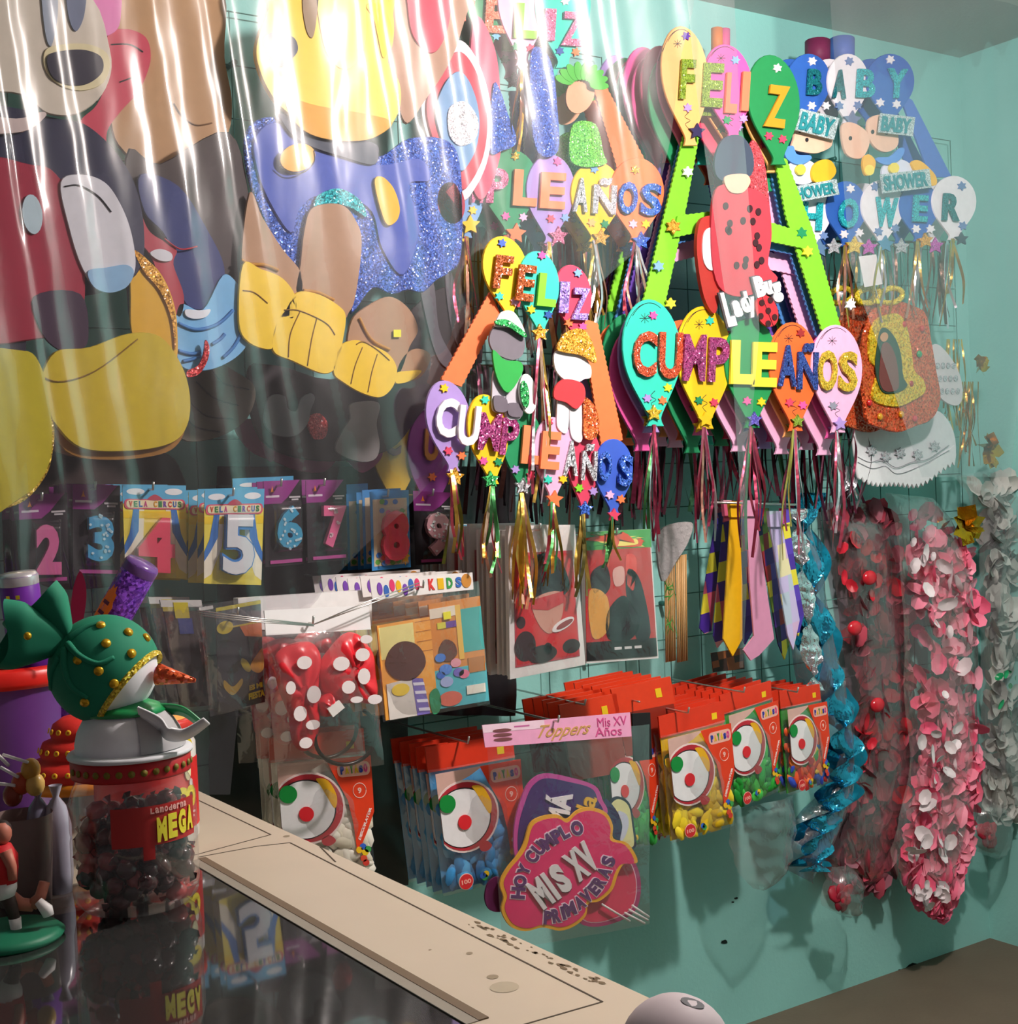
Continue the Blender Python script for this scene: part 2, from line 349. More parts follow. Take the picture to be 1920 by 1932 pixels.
def balloon(t, cx, y0, w, h, col, off, letters=(), stars=(), tip=None, lean=0, marks=False, th=.005, ribs=None):
    M = flat(off); P = tear(cx, y0, w, h, lean)
    b = MB().prism(M, P, 0, th, col, soft=True)
    if marks:
        for a0, r in ((3.6, .44), (3.9, .40)):
            arc = [(cx+w*r*math.cos(a), y0+h*.36+h*.33*math.sin(a)) for a in [a0+i*.12 for i in range(12)]]
            b.tube([M(x, y, th) for x, y in arc], .0007, INK, 5)
        for k in range(4):
            a = k*PI/4; r = w*.09; X, Y = cx-w*.08, y0+h*.15
            b.tube([M(X-r*math.cos(a), Y-r*math.sin(a), th), M(X+r*math.cos(a), Y+r*math.sin(a), th)], .0007, INK, 4)
        sq = path([(cx+lean*h*.7+dx, y0+h*d) for dx, d in ((2, .72), (-6, .76), (4, .79), (-5, .82), (2, .86))], 4)
        b.tube([M(x, y, th) for x, y in sq], .0007, INK, 4)
    bo = b.build('balloon', t)
    for L_ in letters:
        ch, x0, ya, x1, yb, m = L_[:6]; rot = L_[6] if len(L_) > 6 else .06
        MB().text(M, ch, x0, ya, x1, yb, th+.003, th+.0085, m, bold=.045 if ch in 'IL' else .035, rot=rot).build('letter', bo)
        if ch == 'N~': pass
    for x, y, m in stars: MB().prism(M, star(x, y, 9, 6, .58, rot=rnd(0, 1)), th*.6, th+.003, m).build('star', bo)
    if tip:
        x, y, r, m = tip; MB().prism(M, star(x, y, r, 5, .5, rot=-PI/2+rnd(-.1, .1)), th+.001, th+.006, m).build('glitter_star', t)
    if ribs:
        n, ln, mats = ribs; x = cx+lean*h; ribbons(t, x, y0+h-4, off+th+.001, ln, n, mats)
    return bo
def slat(t, name, P, off, m, th=.005, wavy=True):
    if wavy:                          # pinking-sheared edges
        R = []
        for i in range(len(P)):
            a, b_ = P[i], P[(i+1) % len(P)]; L_ = math.hypot(b_[0]-a[0], b_[1]-a[1]); k = max(1, int(L_/5)) if L_ > 60 else 1
            for j in range(k):
                s = 1.0 if j % 2 else -.6
                nx, ny = (b_[1]-a[1])/L_, -(b_[0]-a[0])/L_
                R.append((a[0]+(b_[0]-a[0])*j/k+nx*s*(k > 1), a[1]+(b_[1]-a[1])*j/k+ny*s*(k > 1)))
        P = R
    return MB().prism(flat(off), P, 0, th, m).build(name, t)
Y_ = '#f7c81c'; TE = '#35cdb4'; PK = '#f0b4d8'; GR = '#1e8a57'; OR = '#ff7a45'; PU = '#a98ed0'; CR = '#d2405f'; BL = '#3a5cc0'; HP = '#e0559f'; LM = '#7fcf2c'; PE = '#f6b56c'; WH = '#f1ecf0'; LB = '#7aa6d8'
gRED = glit('#a8321c', '#d2603a'); gPUR = glit('#8a2560', '#b5508a'); gNAV = glit('#1b2a66', '#3a56a8'); gGLD = glit('#b08a10', '#e8c840'); gSIL = glit('#9a9a9e', '#dcdce4')
gPNK = glit('#c85a86', '#e890b4'); gCYN = glit('#0f8f9e', '#38d6dc'); gTEAL = glit('#0c5a66', '#188a90'); gORG = glit('#d86a48', '#ff9878'); gOLV = glit('#5f7a1c', '#9ab43c'); gBLU = glit('#1c3f9a', '#4f7ae0')
gLIL = glit('#8a6ac0', '#bda2ee'); gBRN = glit('#96401c', '#c06838'); gGRN = glit('#1c7a3c', '#46c06a'); gMAG = glit('#b0249a', '#e05ad0'); gORN = glit('#c88418', '#f0b848'); gREDF = glit('#b8232c', '#e85050')
def cols(*a): return [mat(x) for x in a]

# --- banner at the top, half out of the picture
OFF = .30
b1 = thing('birthday_banner', 'foam birthday banner cut off by the top edge, beside the big yellow-headed figure', 'banner', wp(1060, 200, OFF))
slat(b1, 'frame_strip', [(1112, 150), (1141, 165), (1228, 330), (1165, 330)], OFF, mat(OR))
slat(b1, 'frame_strip', [(905, 60), (925, 60), (905, 330), (885, 330)], OFF, mat(OR))
slat(b1, 'frame_strip', [(980, 150), (1000, 150), (1010, 330), (990, 330)], OFF-.006, mat(WH))
balloon(b1, 852, -150, 74, 225, mat(CR), OFF+.010, [('F', 864, -25, 889, 44, gORG)], stars=[], tip=None)
balloon(b1, 918, -80, 90, 178, mat(GR), OFF+.005, [('E', 909, 0, 952, 66, gORG)], [(915, 78, mat('#ff9a80')), (932, 70, mat('#6fb7d8'))])
balloon(b1, 984, -90, 96, 215, mat(PK), OFF+.016, [('L', 965, 10, 1007, 76, mat(LM))], [(970, 90, mat(GR)), (997, 93, mat(CR))], (985, 132, 17, gSIL), ribs=(5, 170, [GOLDR, ROSER, SILR]))
balloon(b1, 1060, -70, 104, 200, mat(TE), OFF+.022, [('I', 1020, 20, 1041, 80, gPNK), ('Z', 1053, 26, 1095, 90, gPNK)], [(1052, 98, mat('#24519a')), (1082, 100, mat(OR)), (1062, 4, mat(WH))])
balloon(b1, 880, 318, 60, 132, mat(LB), OFF+.012, [('M', 884, 345, 905, 385, gPNK)], [(888, 398, mat(Y_))], (882, 426, 19, mat(Y_)), ribs=(5, 190, [GOLDR, ROSER, BURG]))
balloon(b1, 960, 282, 106, 162, mat(GR), OFF+.016, [('P', 912, 320, 952, 386, gPNK), ('L', 962, 323, 1007, 391, mat('#ff8a58'))], [(968, 296, gGLD), (950, 409, mat(HP)), (983, 411, mat(PK))], (968, 442, 20, mat(OR)), ribs=(4, 170, [BURG, ROSER, GRNR]))
balloon(b1, 1036, 292, 92, 168, mat(PU), OFF+.020, [('E', 1013, 328, 1060, 396, mat('#ff8a58'))], [(1048, 306, mat(HP)), (1035, 414, mat(CR)), (1062, 412, mat(LB))], (1048, 447, 19, gPNK), ribs=(4, 150, [GOLDR, SILR]))
balloon(b1, 1122, 305, 96, 152, mat(Y_), OFF+.024, [('A', 1076, 338, 1103, 402, gSIL), ('Ñ', 1112, 338, 1156, 406, gSIL)], [(1117, 320, mat(LB)), (1112, 421, mat(PE)), (1137, 424, mat(GR))], (1128, 450, 17, gORN), ribs=(6, 180, [GOLDR, SILR, ROSER]))
balloon(b1, 1199, 298, 102, 160, mat(OR), OFF+.028, [('O', 1160, 345, 1196, 406, gBLU), ('S', 1202, 348, 1241, 409, gBLU)], [(1194, 322, gGLD), (1190, 424, mat(PK)), (1214, 424, mat(Y_))], (1204, 456, 18, gBLU), ribs=(6, 180, [SILR, ROSER, PINKR]))
# plain foam figures of that banner
M = flat(OFF+.03)
MB().prism(M, smooth([(928, 165), (940, 170), (955, 215), (972, 268), (945, 285), (922, 283)]), 0, .005, gBLU).build('foam_dress', b1)
MB().prism(M, smooth([(1000, 100), (1022, 95), (1040, 130), (1048, 200), (1050, 285), (1012, 288), (998, 200)]), 0, .005, gBLU).build('foam_dress', b1)
MB().prism(M, ell(1092, 178, 26, 38, rot=.3), 0, .005, mat('#dba07c')).build('foam_head', b1)
lf = MB()
for k in range(9): a = -2.8+k*.36; lf.prism(flat(OFF+.036+.001*k), ell(1095+34*math.cos(a), 160+26*math.sin(a), 18, 8, 12, rot=a), 0, .003, '#3fae2c')
lf.build('foam_leaves', b1)
MB().prism(M, smooth([(1078, 236), (1120, 236), (1135, 290), (1140, 310), (1100, 316), (1072, 300)]), 0, .006, glit('#3fae2c', '#8fe05c')).build('foam_skirt', b1)

# --- smaller banner in front
OFF = .50
b2 = thing('birthday_banner', 'small orange-striped foam birthday banner, white letters on its purple balloon, hanging lowest', 'banner', wp(1000, 700, OFF))
slat(b2, 'frame_strip', [(921, 552), (940, 590), (868, 730), (830, 716)], OFF, mat(OR))
slat(b2, 'frame_strip', [(1094, 600), (1124, 610), (1172, 830), (1132, 845)], OFF, mat(OR))
balloon(b2, 944, 446, 84, 152, mat(Y_), OFF+.010, [('F', 926, 484, 959, 547, gBRN, .12)], [(943, 460, mat(BL)), (938, 560, mat(TE)), (967, 570, mat(PK))], lean=.10)
balloon(b2, 1074, 500, 70, 140, mat(CR), OFF+.008, [('I', 1048, 533, 1066, 592, gLIL), ('Z', 1072, 545, 1104, 605, gLIL)], [(1086, 516, mat(LB)), (1069, 610, mat(OR)), (1095, 617, mat(HP))], lean=.08)
balloon(b2, 1010, 474, 78, 156, mat(TE), OFF+.014, [('E', 969, 502, 1002, 570, gBRN, .12), ('L', 1008, 518, 1043, 580, mat(LM), .1)], [(1018, 483, mat(HP)), (998, 585, mat(Y_)), (1030, 595, mat('#24519a'))], (1013, 629, 17, gORN), lean=.05, ribs=(7, 330, [GOLDR, ROSER, PINKR, SILR]))
balloon(b2, 836, 718, 84, 172, mat(PU), OFF+.012, [('C', 816, 752, 857, 826, mat(WH), .1)], [(834, 733, mat(Y_)), (842, 851, mat(CR)), (867, 860, mat(OR))], (853, 900, 18, gORN), lean=.10, ribs=(4, 190, [PINKR, GOLDR, foil('#8a8a3c', .4)]))
balloon(b2, 911, 744, 76, 170, mat(Y_), OFF+.018, [('U', 858, 766, 898, 842, mat(WH), .1), ('M', 897, 780, 937, 851, gPUR, .1)], [(911, 755, mat(TE)), (908, 870, mat(HP)), (936, 872, mat(GR))], (920, 905, 17, gGRN), lean=.10, ribs=(8, 180, [GOLDR, GRNR, ROSER, PINKR]))
balloon(b2, 981, 768, 74, 160, mat(GR), OFF+.014, [('P', 938, 790, 971, 860, gPUR, .1), ('L', 978, 804, 1012, 876, mat('#ff8a58'), .08)], [(968, 886, mat(PU)), (997, 897, mat(CR))], (981, 918, 17, gSIL), ribs=(8, 240, [GOLDR, foil('#c8a030', .3), ROSER]), lean=.02)
balloon(b2, 1041, 787, 74, 156, mat(PK), OFF+.02, [('E', 1014, 815, 1049, 886, mat('#ff8a58'), .08)], [(1031, 796, mat(CR)), (1030, 905, mat(TE)), (1058, 904, mat(Y_))], (1040, 942, 17, mat(OR)), ribs=(6, 170, [GOLDR, GRNR, PINKR]))
balloon(b2, 1099, 805, 64, 156, mat(CR), OFF+.016, [('A', 1056, 832, 1084, 898, gSIL, .05), ('Ñ', 1090, 838, 1119, 907, gSIL, .05)], [(1088, 921, mat(LM)), (1115, 927, mat(PU))], (1098, 960, 15, gBLU), ribs=(4, 170, [GOLDR, foil('#7a6a3c', .4)]))
balloon(b2, 1155, 828, 72, 142, mat(BL), OFF+.02, [('O', 1122, 852, 1146, 908, gBLU), ('S', 1160, 858, 1186, 918, gBLU)], [(1146, 934, mat(PK)), (1167, 942, mat(OR))], (1152, 972, 13, mat(CR)), ribs=(3, 120, [GRNR, GOLDR]))
M = flat(OFF+.026)
def fig(t, parts):
    for nm, P, m, w in parts: MB().prism(flat(OFF+.024), P, w, w+.004, m, soft=True).build(nm, t)
fig(b2, [('foam_leg', smooth([(930, 700), (950, 700), (952, 770), (946, 778), (928, 774), (926, 740)]), mat('#c9c4cf'), 0),
         ('foam_leg', smooth([(955, 700), (978, 700), (982, 780), (970, 792), (952, 782)]), mat('#c9c4cf'), 0),
         ('foam_foot', smooth([(928, 748), (950, 752), (952, 776), (930, 775)]), mat('#6d6470'), .004),
         ('foam_foot', smooth([(955, 762), (978, 764), (980, 786), (956, 784)]), mat('#6d6470'), .004),
         ('foam_shape', smooth([(921, 630), (935, 612), (962, 614), (985, 640), (982, 670), (962, 680), (932, 668), (920, 650)]), mat('#77707a'), .003),
         ('foam_scarf', smooth([(923, 662), (945, 680), (975, 684), (978, 705), (952, 742), (930, 712)]), mat('#2ea84a'), .008),
         ('foam_cap', smooth([(928, 610), (940, 590), (962, 590), (980, 618), (982, 636), (955, 620), (930, 618)]), mat('#eef0ee'), .008),
         ('foam_cap_band', smooth([(927, 606), (950, 606), (982, 630), (980, 638), (952, 620), (928, 614)]), gGRN, .012),
         ('foam_badge', ell(990, 744, 16, 38, rot=-.1), mat('#eef4ee'), .006)])
MB().prism(flat(OFF+.036), ell(989, 744, 8, 26, rot=-.1), 0, .002, gGRN).build('foam_patch', b2)
fig(b2, [('foam_leg', smooth([(1052, 748), (1070, 752), (1068, 815), (1050, 808), (1048, 780)]), mat('#dedbe0'), 0),
         ('foam_leg', smooth([(1075, 755), (1094, 760), (1096, 830), (1078, 828), (1072, 800)]), mat('#dedbe0'), 0),
         ('foam_jacket', smooth([(1042, 730), (1060, 716), (1092, 724), (1098, 750), (1082, 772), (1062, 760), (1040, 752)]), mat('#d03a42'), .006),
         ('foam_shape', smooth([(1040, 672), (1052, 660), (1082, 664), (1108, 688), (1110, 712), (1098, 716), (1085, 722), (1062, 718), (1044, 700)]), mat('#e2e0e4'), .004),
         ('foam_hat', smooth([(1042, 658), (1058, 630), (1090, 622), (1110, 650), (1116, 686), (1088, 672), (1055, 666)]), gORN, .01),
         ('foam_pack', smooth([(1098, 750), (1118, 768), (1126, 800), (1118, 828), (1098, 826), (1096, 790)]), glit('#c23c20', '#e8803c'), .004)])

# --- tall green-framed banner, front one of a thick stack
OFF = .34
def bigbanner(label, c, o, front=True, letters=True):
    t = thing('birthday_banner', label, 'banner', wp(1390, 430, o))
    st = mat(c['frame'])
    slat(t, 'frame_strip', [(1290, 245), (1318, 245), (1290, 400), (1250, 580), (1208, 580)], o, st)
    slat(t, 'frame_strip', [(1458, 295), (1480, 300), (1532, 440), (1585, 625), (1548, 625), (1508, 500), (1480, 410)], o, st)
    slat(t, 'crossbar', [(1275, 408), (1352, 398), (1352, 430), (1268, 449)], o+.006, st)
    slat(t, 'crossbar', [(1434, 415), (1520, 442), (1526, 472), (1430, 452)], o+.006, st)
    L = letters
    balloon(t, 1282, 50, 88, 226, mat(c['b'][0]), o+.012, [('F', 1277, 115, 1304, 190, gOLV)] if L else [], [(1290, 70, mat('#5a3c9a')), (1293, 205, mat(PU))] if L else [], (1309, 250, 16, mat('#2c2450')) if L else None, marks=L, lean=.08)
    balloon(t, 1364, 84, 90, 180, mat(c['b'][1]), o+.008, [('E', 1318, 122, 1357, 205, gOLV), ('L', 1362, 140, 1384, 216, mat('#ff7a58')), ('I', 1392, 138, 1406, 212, mat('#ff7a58'))] if L else [], [(1383, 115, mat(LB)), (1367, 228, mat(GR)), (1398, 225, mat(PU))] if L else [], lean=.1, marks=L)
    balloon(t, 1450, 104, 98, 208, mat(c['b'][2]), o+.014, [('Z', 1438, 164, 1478, 243, mat('#d68f20'), .12)] if L else [], [(1462, 130, mat(WH)), (1446, 258, mat(CR)), (1472, 264, mat(CR))] if L else [], lean=.08)
    balloon(t, 1222, 565, 110, 240, mat(c['b'][3]), o+.012, [('C', 1188, 626, 1232, 712, gRED, .04), ('U', 1236, 628, 1280, 716, gRED, .04)] if L else [], [(1228, 596, mat(HP)), (1217, 752, mat(PU)), (1246, 756, mat(OR)), (1256, 732, mat('#d8ee30'))] if L else [], (1228, 780, 16, gGLD) if L else None, lean=.05, marks=L, ribs=(6, 260, [PINKR, BURG, GRNR, SILR]) if front else None)
    balloon(t, 1324, 578, 104, 232, mat(c['b'][4]), o+.018, [('M', 1283, 632, 1324, 720, gPUR, .04), ('P', 1330, 638, 1368, 722, gPUR, .04)] if L else [], [(1335, 606, mat(TE)), (1314, 756, mat(GR)), (1343, 760, mat(CR))] if L else [], (1325, 792, 15, mat(Y_)) if L else None, lean=.02, marks=L, ribs=(6, 240, [PINKR, BURG, ROSER, SILR]) if front else None)
    balloon(t, 1412, 600, 100, 208, mat(c['b'][5]), o+.022, [('L', 1371, 643, 1416, 726, mat('#f0e03c'), .03), ('E', 1412, 647, 1458, 731, mat('#f0e03c'), .03)] if L else [], [(1405, 757, mat(HP)), (1432, 759, mat(Y_))] if L else [], (1417, 792, 15, glit('#4a3a9a', '#7a6ad0')) if L else None, lean=.02, ribs=(6, 250, [BURG, PINKR, GRNR]) if front else None)
    balloon(t, 1492, 608, 94, 206, mat(c['b'][6]), o+.026, [('A', 1462, 652, 1496, 730, gNAV, .03), ('Ñ', 1498, 648, 1536, 736, gNAV, .03)] if L else [], [(1506, 629, mat('#9a2a2a')), (1485, 760, mat(CR)), (1510, 765, mat(HP))] if L else [], (1499, 795, 13, gOLV) if L else None, lean=.03, marks=L, ribs=(5, 250, [PINKR, BURG, GOLDR, SILR]) if front else None)
    balloon(t, 1574, 613, 96, 204, mat(c['b'][7]), o+.030, [('O', 1536, 662, 1572, 738, gGLD, .03), ('S', 1576, 664, 1610, 740, gGLD, .03)] if L else [], [(1567, 766, mat('#8a8a9a'))] if L else [], (1579, 800, 13, mat(PU)) if L else None, lean=.02, marks=L, ribs=(5, 230, [PINKR, SILR, BURG]) if front else None)
    return t
b3 = bigbanner('lime green framed foam birthday banner with big glitter letters, front of the thick stack', dict(frame=LM, b=[PE, HP, '#1f8248', TE, Y_, '#1f8a4a', '#f0682c', PK]), OFF)
pal = [PU, GR, CR, TE, HP, '#e85a9a', '#b8406a', GR, '#d87aa8', OR]
frs = ['#5b4a9e', '#4a86c8', HP, '#6a4aa8', LM, '#4a86c8', '#5b3c9a', PK, '#4a86c8', '#5b4a9e']
for k in range(9):
    o = OFF-.024-.024*k; rr = random.Random(k)
    c = dict(frame=frs[(8-k) % 10], b=[pal[8-k]]+[rr.choice([PU, GR, CR, TE, HP, OR, PE, PK]) for _ in range(7)])
    word = ['second', 'third', 'fourth', 'fifth', 'sixth', 'seventh', 'eighth', 'ninth', 'rearmost'][k]
    o_ = OFF; t = bigbanner('foam birthday banner with %s frame, %s from the front in the thick stack' % ({'#5b4a9e': 'violet', '#4a86c8': 'blue', HP: 'hot pink', '#6a4aa8': 'purple', LM: 'green', '#5b3c9a': 'dark violet', PK: 'pale pink'}[c['frame']], word) if k < 8 else 'foam birthday banner at the very back of the thick stack, nearest the wall', c, OFF, front=False, letters=(k == 0))
    t.location.y += OFF-o; t.location.z -= (.012, .05, .02, .035, .01, .03, .02, .012, .0)[k]; t.location.x += rr.uniform(-.008, .008)
    t['group'] = 'stacked birthday banners'
b3['group'] = 'stacked birthday banners'
# plain red figures, lettering and ladybird carried by the front banner
OFF = .375; M = flat(OFF)
MB().prism(M, smooth([(1318, 425), (1332, 408), (1352, 420), (1358, 520), (1350, 590), (1328, 560), (1315, 480)]), -.01, 0, mat('#b5342c')).build('foam_panel', b3)
MB().prism(M, smooth([(1325, 445), (1338, 430), (1350, 450), (1352, 500), (1338, 510), (1325, 490)]), 0, .003, mat(WH)).build('foam_panel_patch', b3)
MB().prism(M, smooth([(1345, 300), (1362, 262), (1395, 258), (1416, 290), (1414, 330), (1380, 345), (1350, 335)]), 0, .006, mat('#3c4658')).build('foam_cap', b3)
MB().prism(M, smooth([(1362, 335), (1400, 330), (1410, 345), (1395, 365), (1370, 362)]), .002, .009, mat('#e0b49a')).build('foam_head', b3)
MB().prism(M, smooth([(1346, 360), (1390, 352), (1440, 372), (1452, 440), (1445, 500), (1462, 530), (1400, 560), (1352, 540), (1338, 460)]), 0, .006, mat('#b93a48')).build('foam_body', b3)
d = MB()
for k in range(16): d.prism(M, ell(rnd(1356, 1440), rnd(385, 520), 5, 7), .006, .008, mat('#3a1820'))
d.build('dot_pattern', b3)
MB().prism(M, smooth([(1418, 265), (1440, 300), (1452, 400), (1448, 425), (1428, 400), (1412, 330)]), -.004, .001, glit('#b8333c', '#d8606a')).build('foam_panel', b3)
w = [('L', 1357, 552, 1374, 618), ('a', 1374, 568, 1390, 600), ('d', 1388, 552, 1404, 592), ('y', 1402, 562, 1418, 600), ('B', 1415, 522, 1434, 562), ('u', 1434, 532, 1449, 558), ('g', 1448, 535, 1467, 572)]
mb = MB()
for ch, x0, y0, x1, y1 in w: mb.text(M, ch, x0-2, y0-2, x1+2, y1+2, .008, .012, mat('#55565e'), bold=.1, rot=-.25); mb.text(M, ch, x0, y0, x1, y1, .012, .015, mat('#f4f4f6'), bold=.07, rot=-.25)
mb.build('lettering', b3)
lb = MB().prism(M, ell(1438, 588, 20, 31, rot=-.35), .008, .014, mat('#c02c36'))
lb.tube([M(1428, 560, .0145), M(1450, 617, .0145)], .0008, INK, 4)
for x, y in ((1428, 573), (1444, 568), (1440, 588), (1426, 598), (1452, 600), (1440, 612)): lb.prism(M, ell(x, y, 5, 6), .014, .0155, mat('#3a1418'))
lb.build('ladybird', b3)
for x, y, m in ((1268, 428, gORN), (1240, 503, mat(LB)), (1263, 573, mat('#f0e03c')), (1295, 325, mat(WH)), (1521, 475, mat('#f0e03c')), (1602, 575, mat(WH)), (1510, 440, mat(GR))):
    MB().prism(flat(.348), star(x, y, 15 if m in (gORN,) else 11, 6, .58), 0, .005, m).build('star', b3)

# --- blue and white baby shower banners
OFF = .24
def baby(label, o, front):
    t = thing('baby_shower_banner', label, 'banner', wp(1650, 280, o), 'baby shower banners')
    bl = mat('#2f62b8'); wh = mat(WH)
    slat(t, 'frame_strip', [(1692, 175), (1718, 190), (1792, 335), (1752, 335)], o, mat('#4a72c8'), wavy=False)
    slat(t, 'frame_strip', [(1510, 200), (1535, 200), (1515, 350), (1490, 350)], o, mat('#4a72c8'), wavy=False)
    S = lambda *a: [(x, y, m) for x, y, m in a]
    cy = gCYN; ws = mat(WH); gs = mat('#6a86b8')
    balloon(t, 1523, 102, 82, 130, bl, o+.006, [('B', 1517, 133, 1544, 182, gTEAL)] if front else [], S((1528, 117, ws), (1527, 201, ws), (1554, 201, ws)) if front else [])
    balloon(t, 1597, 102, 78, 132, wh, o+.012, [('A', 1565, 134, 1590, 188, gTEAL), ('B', 1610, 133, 1644, 187, cy)] if front else [], S((1598, 117, gs), (1579, 201, gs), (1614, 200, gs)) if front else [], (1602, 228, 18, mat('#6c7fa0')) if front else None)
    balloon(t, 1677, 102, 90, 130, bl, o+.018, [('Y', 1667, 132, 1704, 187, cy)] if front else [], S((1675, 114, ws), (1656, 195, ws), (1687, 198, ws)) if front else [])
    balloon(t, 1529, 340, 78, 132, wh, o+.006, [('H', 1506, 383, 1544, 436, cy)] if front else [], S((1545, 348, gs), (1524, 444, gs), (1550, 446, gs)) if front else [], (1540, 470, 18, mat('#5a7a9c')) if front else None, ribs=(3, 150, [SILR, GOLDR]) if front else None)
    balloon(t, 1594, 342, 76, 124, bl, o+.010, [('O', 1576, 376, 1612, 432, cy)] if front else [], S((1600, 357, ws), (1588, 443, ws), (1617, 440, ws)) if front else [], (1606, 465, 18, glit('#d8a81c', '#ffe060')) if front else None, ribs=(4, 160, [GOLDR, ROSER]) if front else None)
    balloon(t, 1662, 340, 82, 122, wh, o+.014, [('W', 1645, 374, 1686, 430, cy)] if front else [], S((1647, 353, gs), (1653, 438, gs), (1685, 432, gs)) if front else [], (1664, 462, 17, mat('#4a86a8')) if front else None, ribs=(4, 160, [GOLDR, SILR]) if front else None)
    balloon(t, 1731, 344, 74, 112, bl, o+.018, [('E', 1716, 370, 1743, 420, cy)] if front else [], S((1724, 433, ws), (1751, 433, ws)) if front else [], (1740, 455, 15, gORN) if front else None, ribs=(4, 150, [GOLDR, ROSER, SILR]) if front else None)
    balloon(t, 1797, 332, 84, 122, wh, o+.022, [('R', 1772, 367, 1804, 418, gTEAL)] if front else [], S((1810, 352, gs), (1812, 427, gs)) if front else [], (1808, 452, 13, mat('#3a4a5a')) if front else None, ribs=(3, 140, [GOLDR, SILR]) if front else None)
    if front:
        for x, y, m in ((1571, 466, gSIL), (1637, 467, gMAG), (1698, 466, gSIL), (1762, 464, gMAG)): MB().prism(flat(o+.02), star(x, y, 16, 5, .5), 0, .005, m).build('glitter_star', t)
        sk = mat('#eec2a6')
        def face(P, e1, e2=None):
            f = MB().prism(flat(o+.026), smooth(P), 0, .006, sk, soft=True)
            for e in (e1, e2):
                if e: f.prism(flat(o+.026), ell(e[0], e[1], 3, 4), .006, .0072, INK)
            return f
        face([(1500, 236), (1515, 232), (1560, 250), (1566, 275), (1545, 288), (1525, 290), (1492, 282), (1494, 262)], (1518, 265), (1505, 248)).build('baby_head', t)
        face([(1636, 225), (1665, 218), (1688, 245), (1690, 275), (1670, 288), (1648, 280), (1634, 255)], (1668, 252), (1642, 250)).build('baby_head', t)
        face([(1584, 240), (1604, 232), (1632, 250), (1636, 275), (1620, 300), (1592, 290)], (1600, 262)).build('baby_head', t)
        for P in ([(1476, 282), (1492, 276), (1500, 292), (1524, 294), (1526, 302), (1505, 312), (1482, 302)], [(1652, 298), (1675, 296), (1694, 280), (1703, 284), (1694, 302), (1672, 312), (1652, 306)]):
            MB().prism(flat(o+.034), smooth(P), 0, .006, mat('#5a94e0'), soft=True).build('foam_collar', t)
        for x, y in ((1510, 325), (1690, 325)):
            MB().prism(flat(o+.03), ell(x, y, 30, 24), 0, .005, mat('#dfe4f4')).build('foam_bib', t)
        for P in ([(1532, 312), (1548, 302), (1565, 305), (1574, 325), (1560, 342), (1535, 345), (1528, 330)], [(1626, 298), (1636, 292), (1648, 305), (1644, 325), (1630, 332), (1624, 315)], [(1716, 310), (1732, 304), (1760, 330), (1762, 350), (1740, 346)]):
            MB().prism(flat(o+.036), smooth(P), 0, .006, mat('#f2b92c'), soft=True).build('foam_duck', t)
        for x, y in ((1507, 321), (1636, 322), (1683, 318)): MB().prism(flat(o+.036), ell(x, y, 9, 10), .001, .007, mat('#f4e050')).build('foam_button', t)
        for s, x0, y0, x1, y1, r in (('BABY', 1508, 218, 1572, 252, .25), ('BABY', 1662, 222, 1717, 250, .12), ('SHOWER', 1666, 328, 1748, 356, -.12), ('SHOWER', 1492, 350, 1574, 372, -.18)):
            cx, cy_ = (x0+x1)/2, (y0+y1)/2; hw, hh = (x1-x0)/2+5, (y1-y0)/2+4; c_, s_ = math.cos(r), math.sin(r)
            P = [(cx+a*c_-b_*s_, cy_+a*s_+b_*c_) for a, b_ in ((-hw, -hh), (hw, -hh), (hw, hh), (-hw, hh))]
            pl = MB().prism(flat(o+.044), P, 0, .004, glit('#9fb8bc', '#e6f4f4')).build('sign_plate', t)
            MB().text(flat(o+.048), s, x0, y0, x1, y1, 0, .003, mat('#2a8c94'), bold=.03, rot=r).build('sign_lettering', pl)
    return t
baby('front blue and white foam baby shower banner with glitter letters and baby heads', OFF, True)
q = baby('plain blue and white baby shower banner hanging behind the lettered one', OFF, False)
q.location.y += .06; q.location.z += .005
for (x, y, m, lab) in ((1542, 92, '#7a2a52', 'maroon foam roll tucked above the blue baby shower banners'), (1588, 88, '#4f6fc0', 'blue foam roll tucked above the blue baby shower banners'), (1352, 68, '#d2762c', 'rolled orange foam strip behind the green balloon stack'), (1366, 70, '#d0508a', 'rolled pink foam strip behind the green balloon stack')):
    bb = MB(); bb.tube([wp(x, y-14, .14), wp(x, y+34, .14)], .032 if x > 1500 else .014, mat(m), 16); bb.build('foam_roll', label=lab, cat='foam roll')

for k in range(1):
    c = dup(b1, (.006, .05*(k+1), -.01), 'birthday banner hanging right behind the one cut off by the top edge', 'top banners behind', skip=('ribbon',))
def bundle(name, lab, x0, x1, y0, y1, off, n, ms, seed, wid=.008, frays=22):
    rr = random.Random(seed); t = thing(name, lab, 'ribbon bundle', wp((x0+x1)/2, y1, off))
    MB().tube([wp(x0, y0, off), wp(x1, y0+2, off)], .003, mat('#5a4038'), 6).build('hanging_string', t)
    for k in range(n):
        x = x0+(x1-x0)*(k+.5)/n+rr.uniform(-4, 4); e = y1-rr.uniform(0, .3)*(y1-y0); o = off+rr.uniform(-.02, .03)
        P = path([tuple(wp(x, y0, o)), tuple(wp(x+rr.uniform(-frays, frays)*.5, y0+(e-y0)*.4, o+.01)), tuple(wp(x+rr.uniform(-frays, frays), e, o))], 7)
        MB().strip(P, wid*rr.uniform(.6, 1.4), rr.choice(ms), twist=rr.uniform(-4, 4)).build('ribbon', t)
DK = [foil('#5a3a34', .35), foil('#6a3c4c', .35), foil('#8a6a3c', .3), foil('#3c2a30', .4), foil('#b08a5c', .28)]
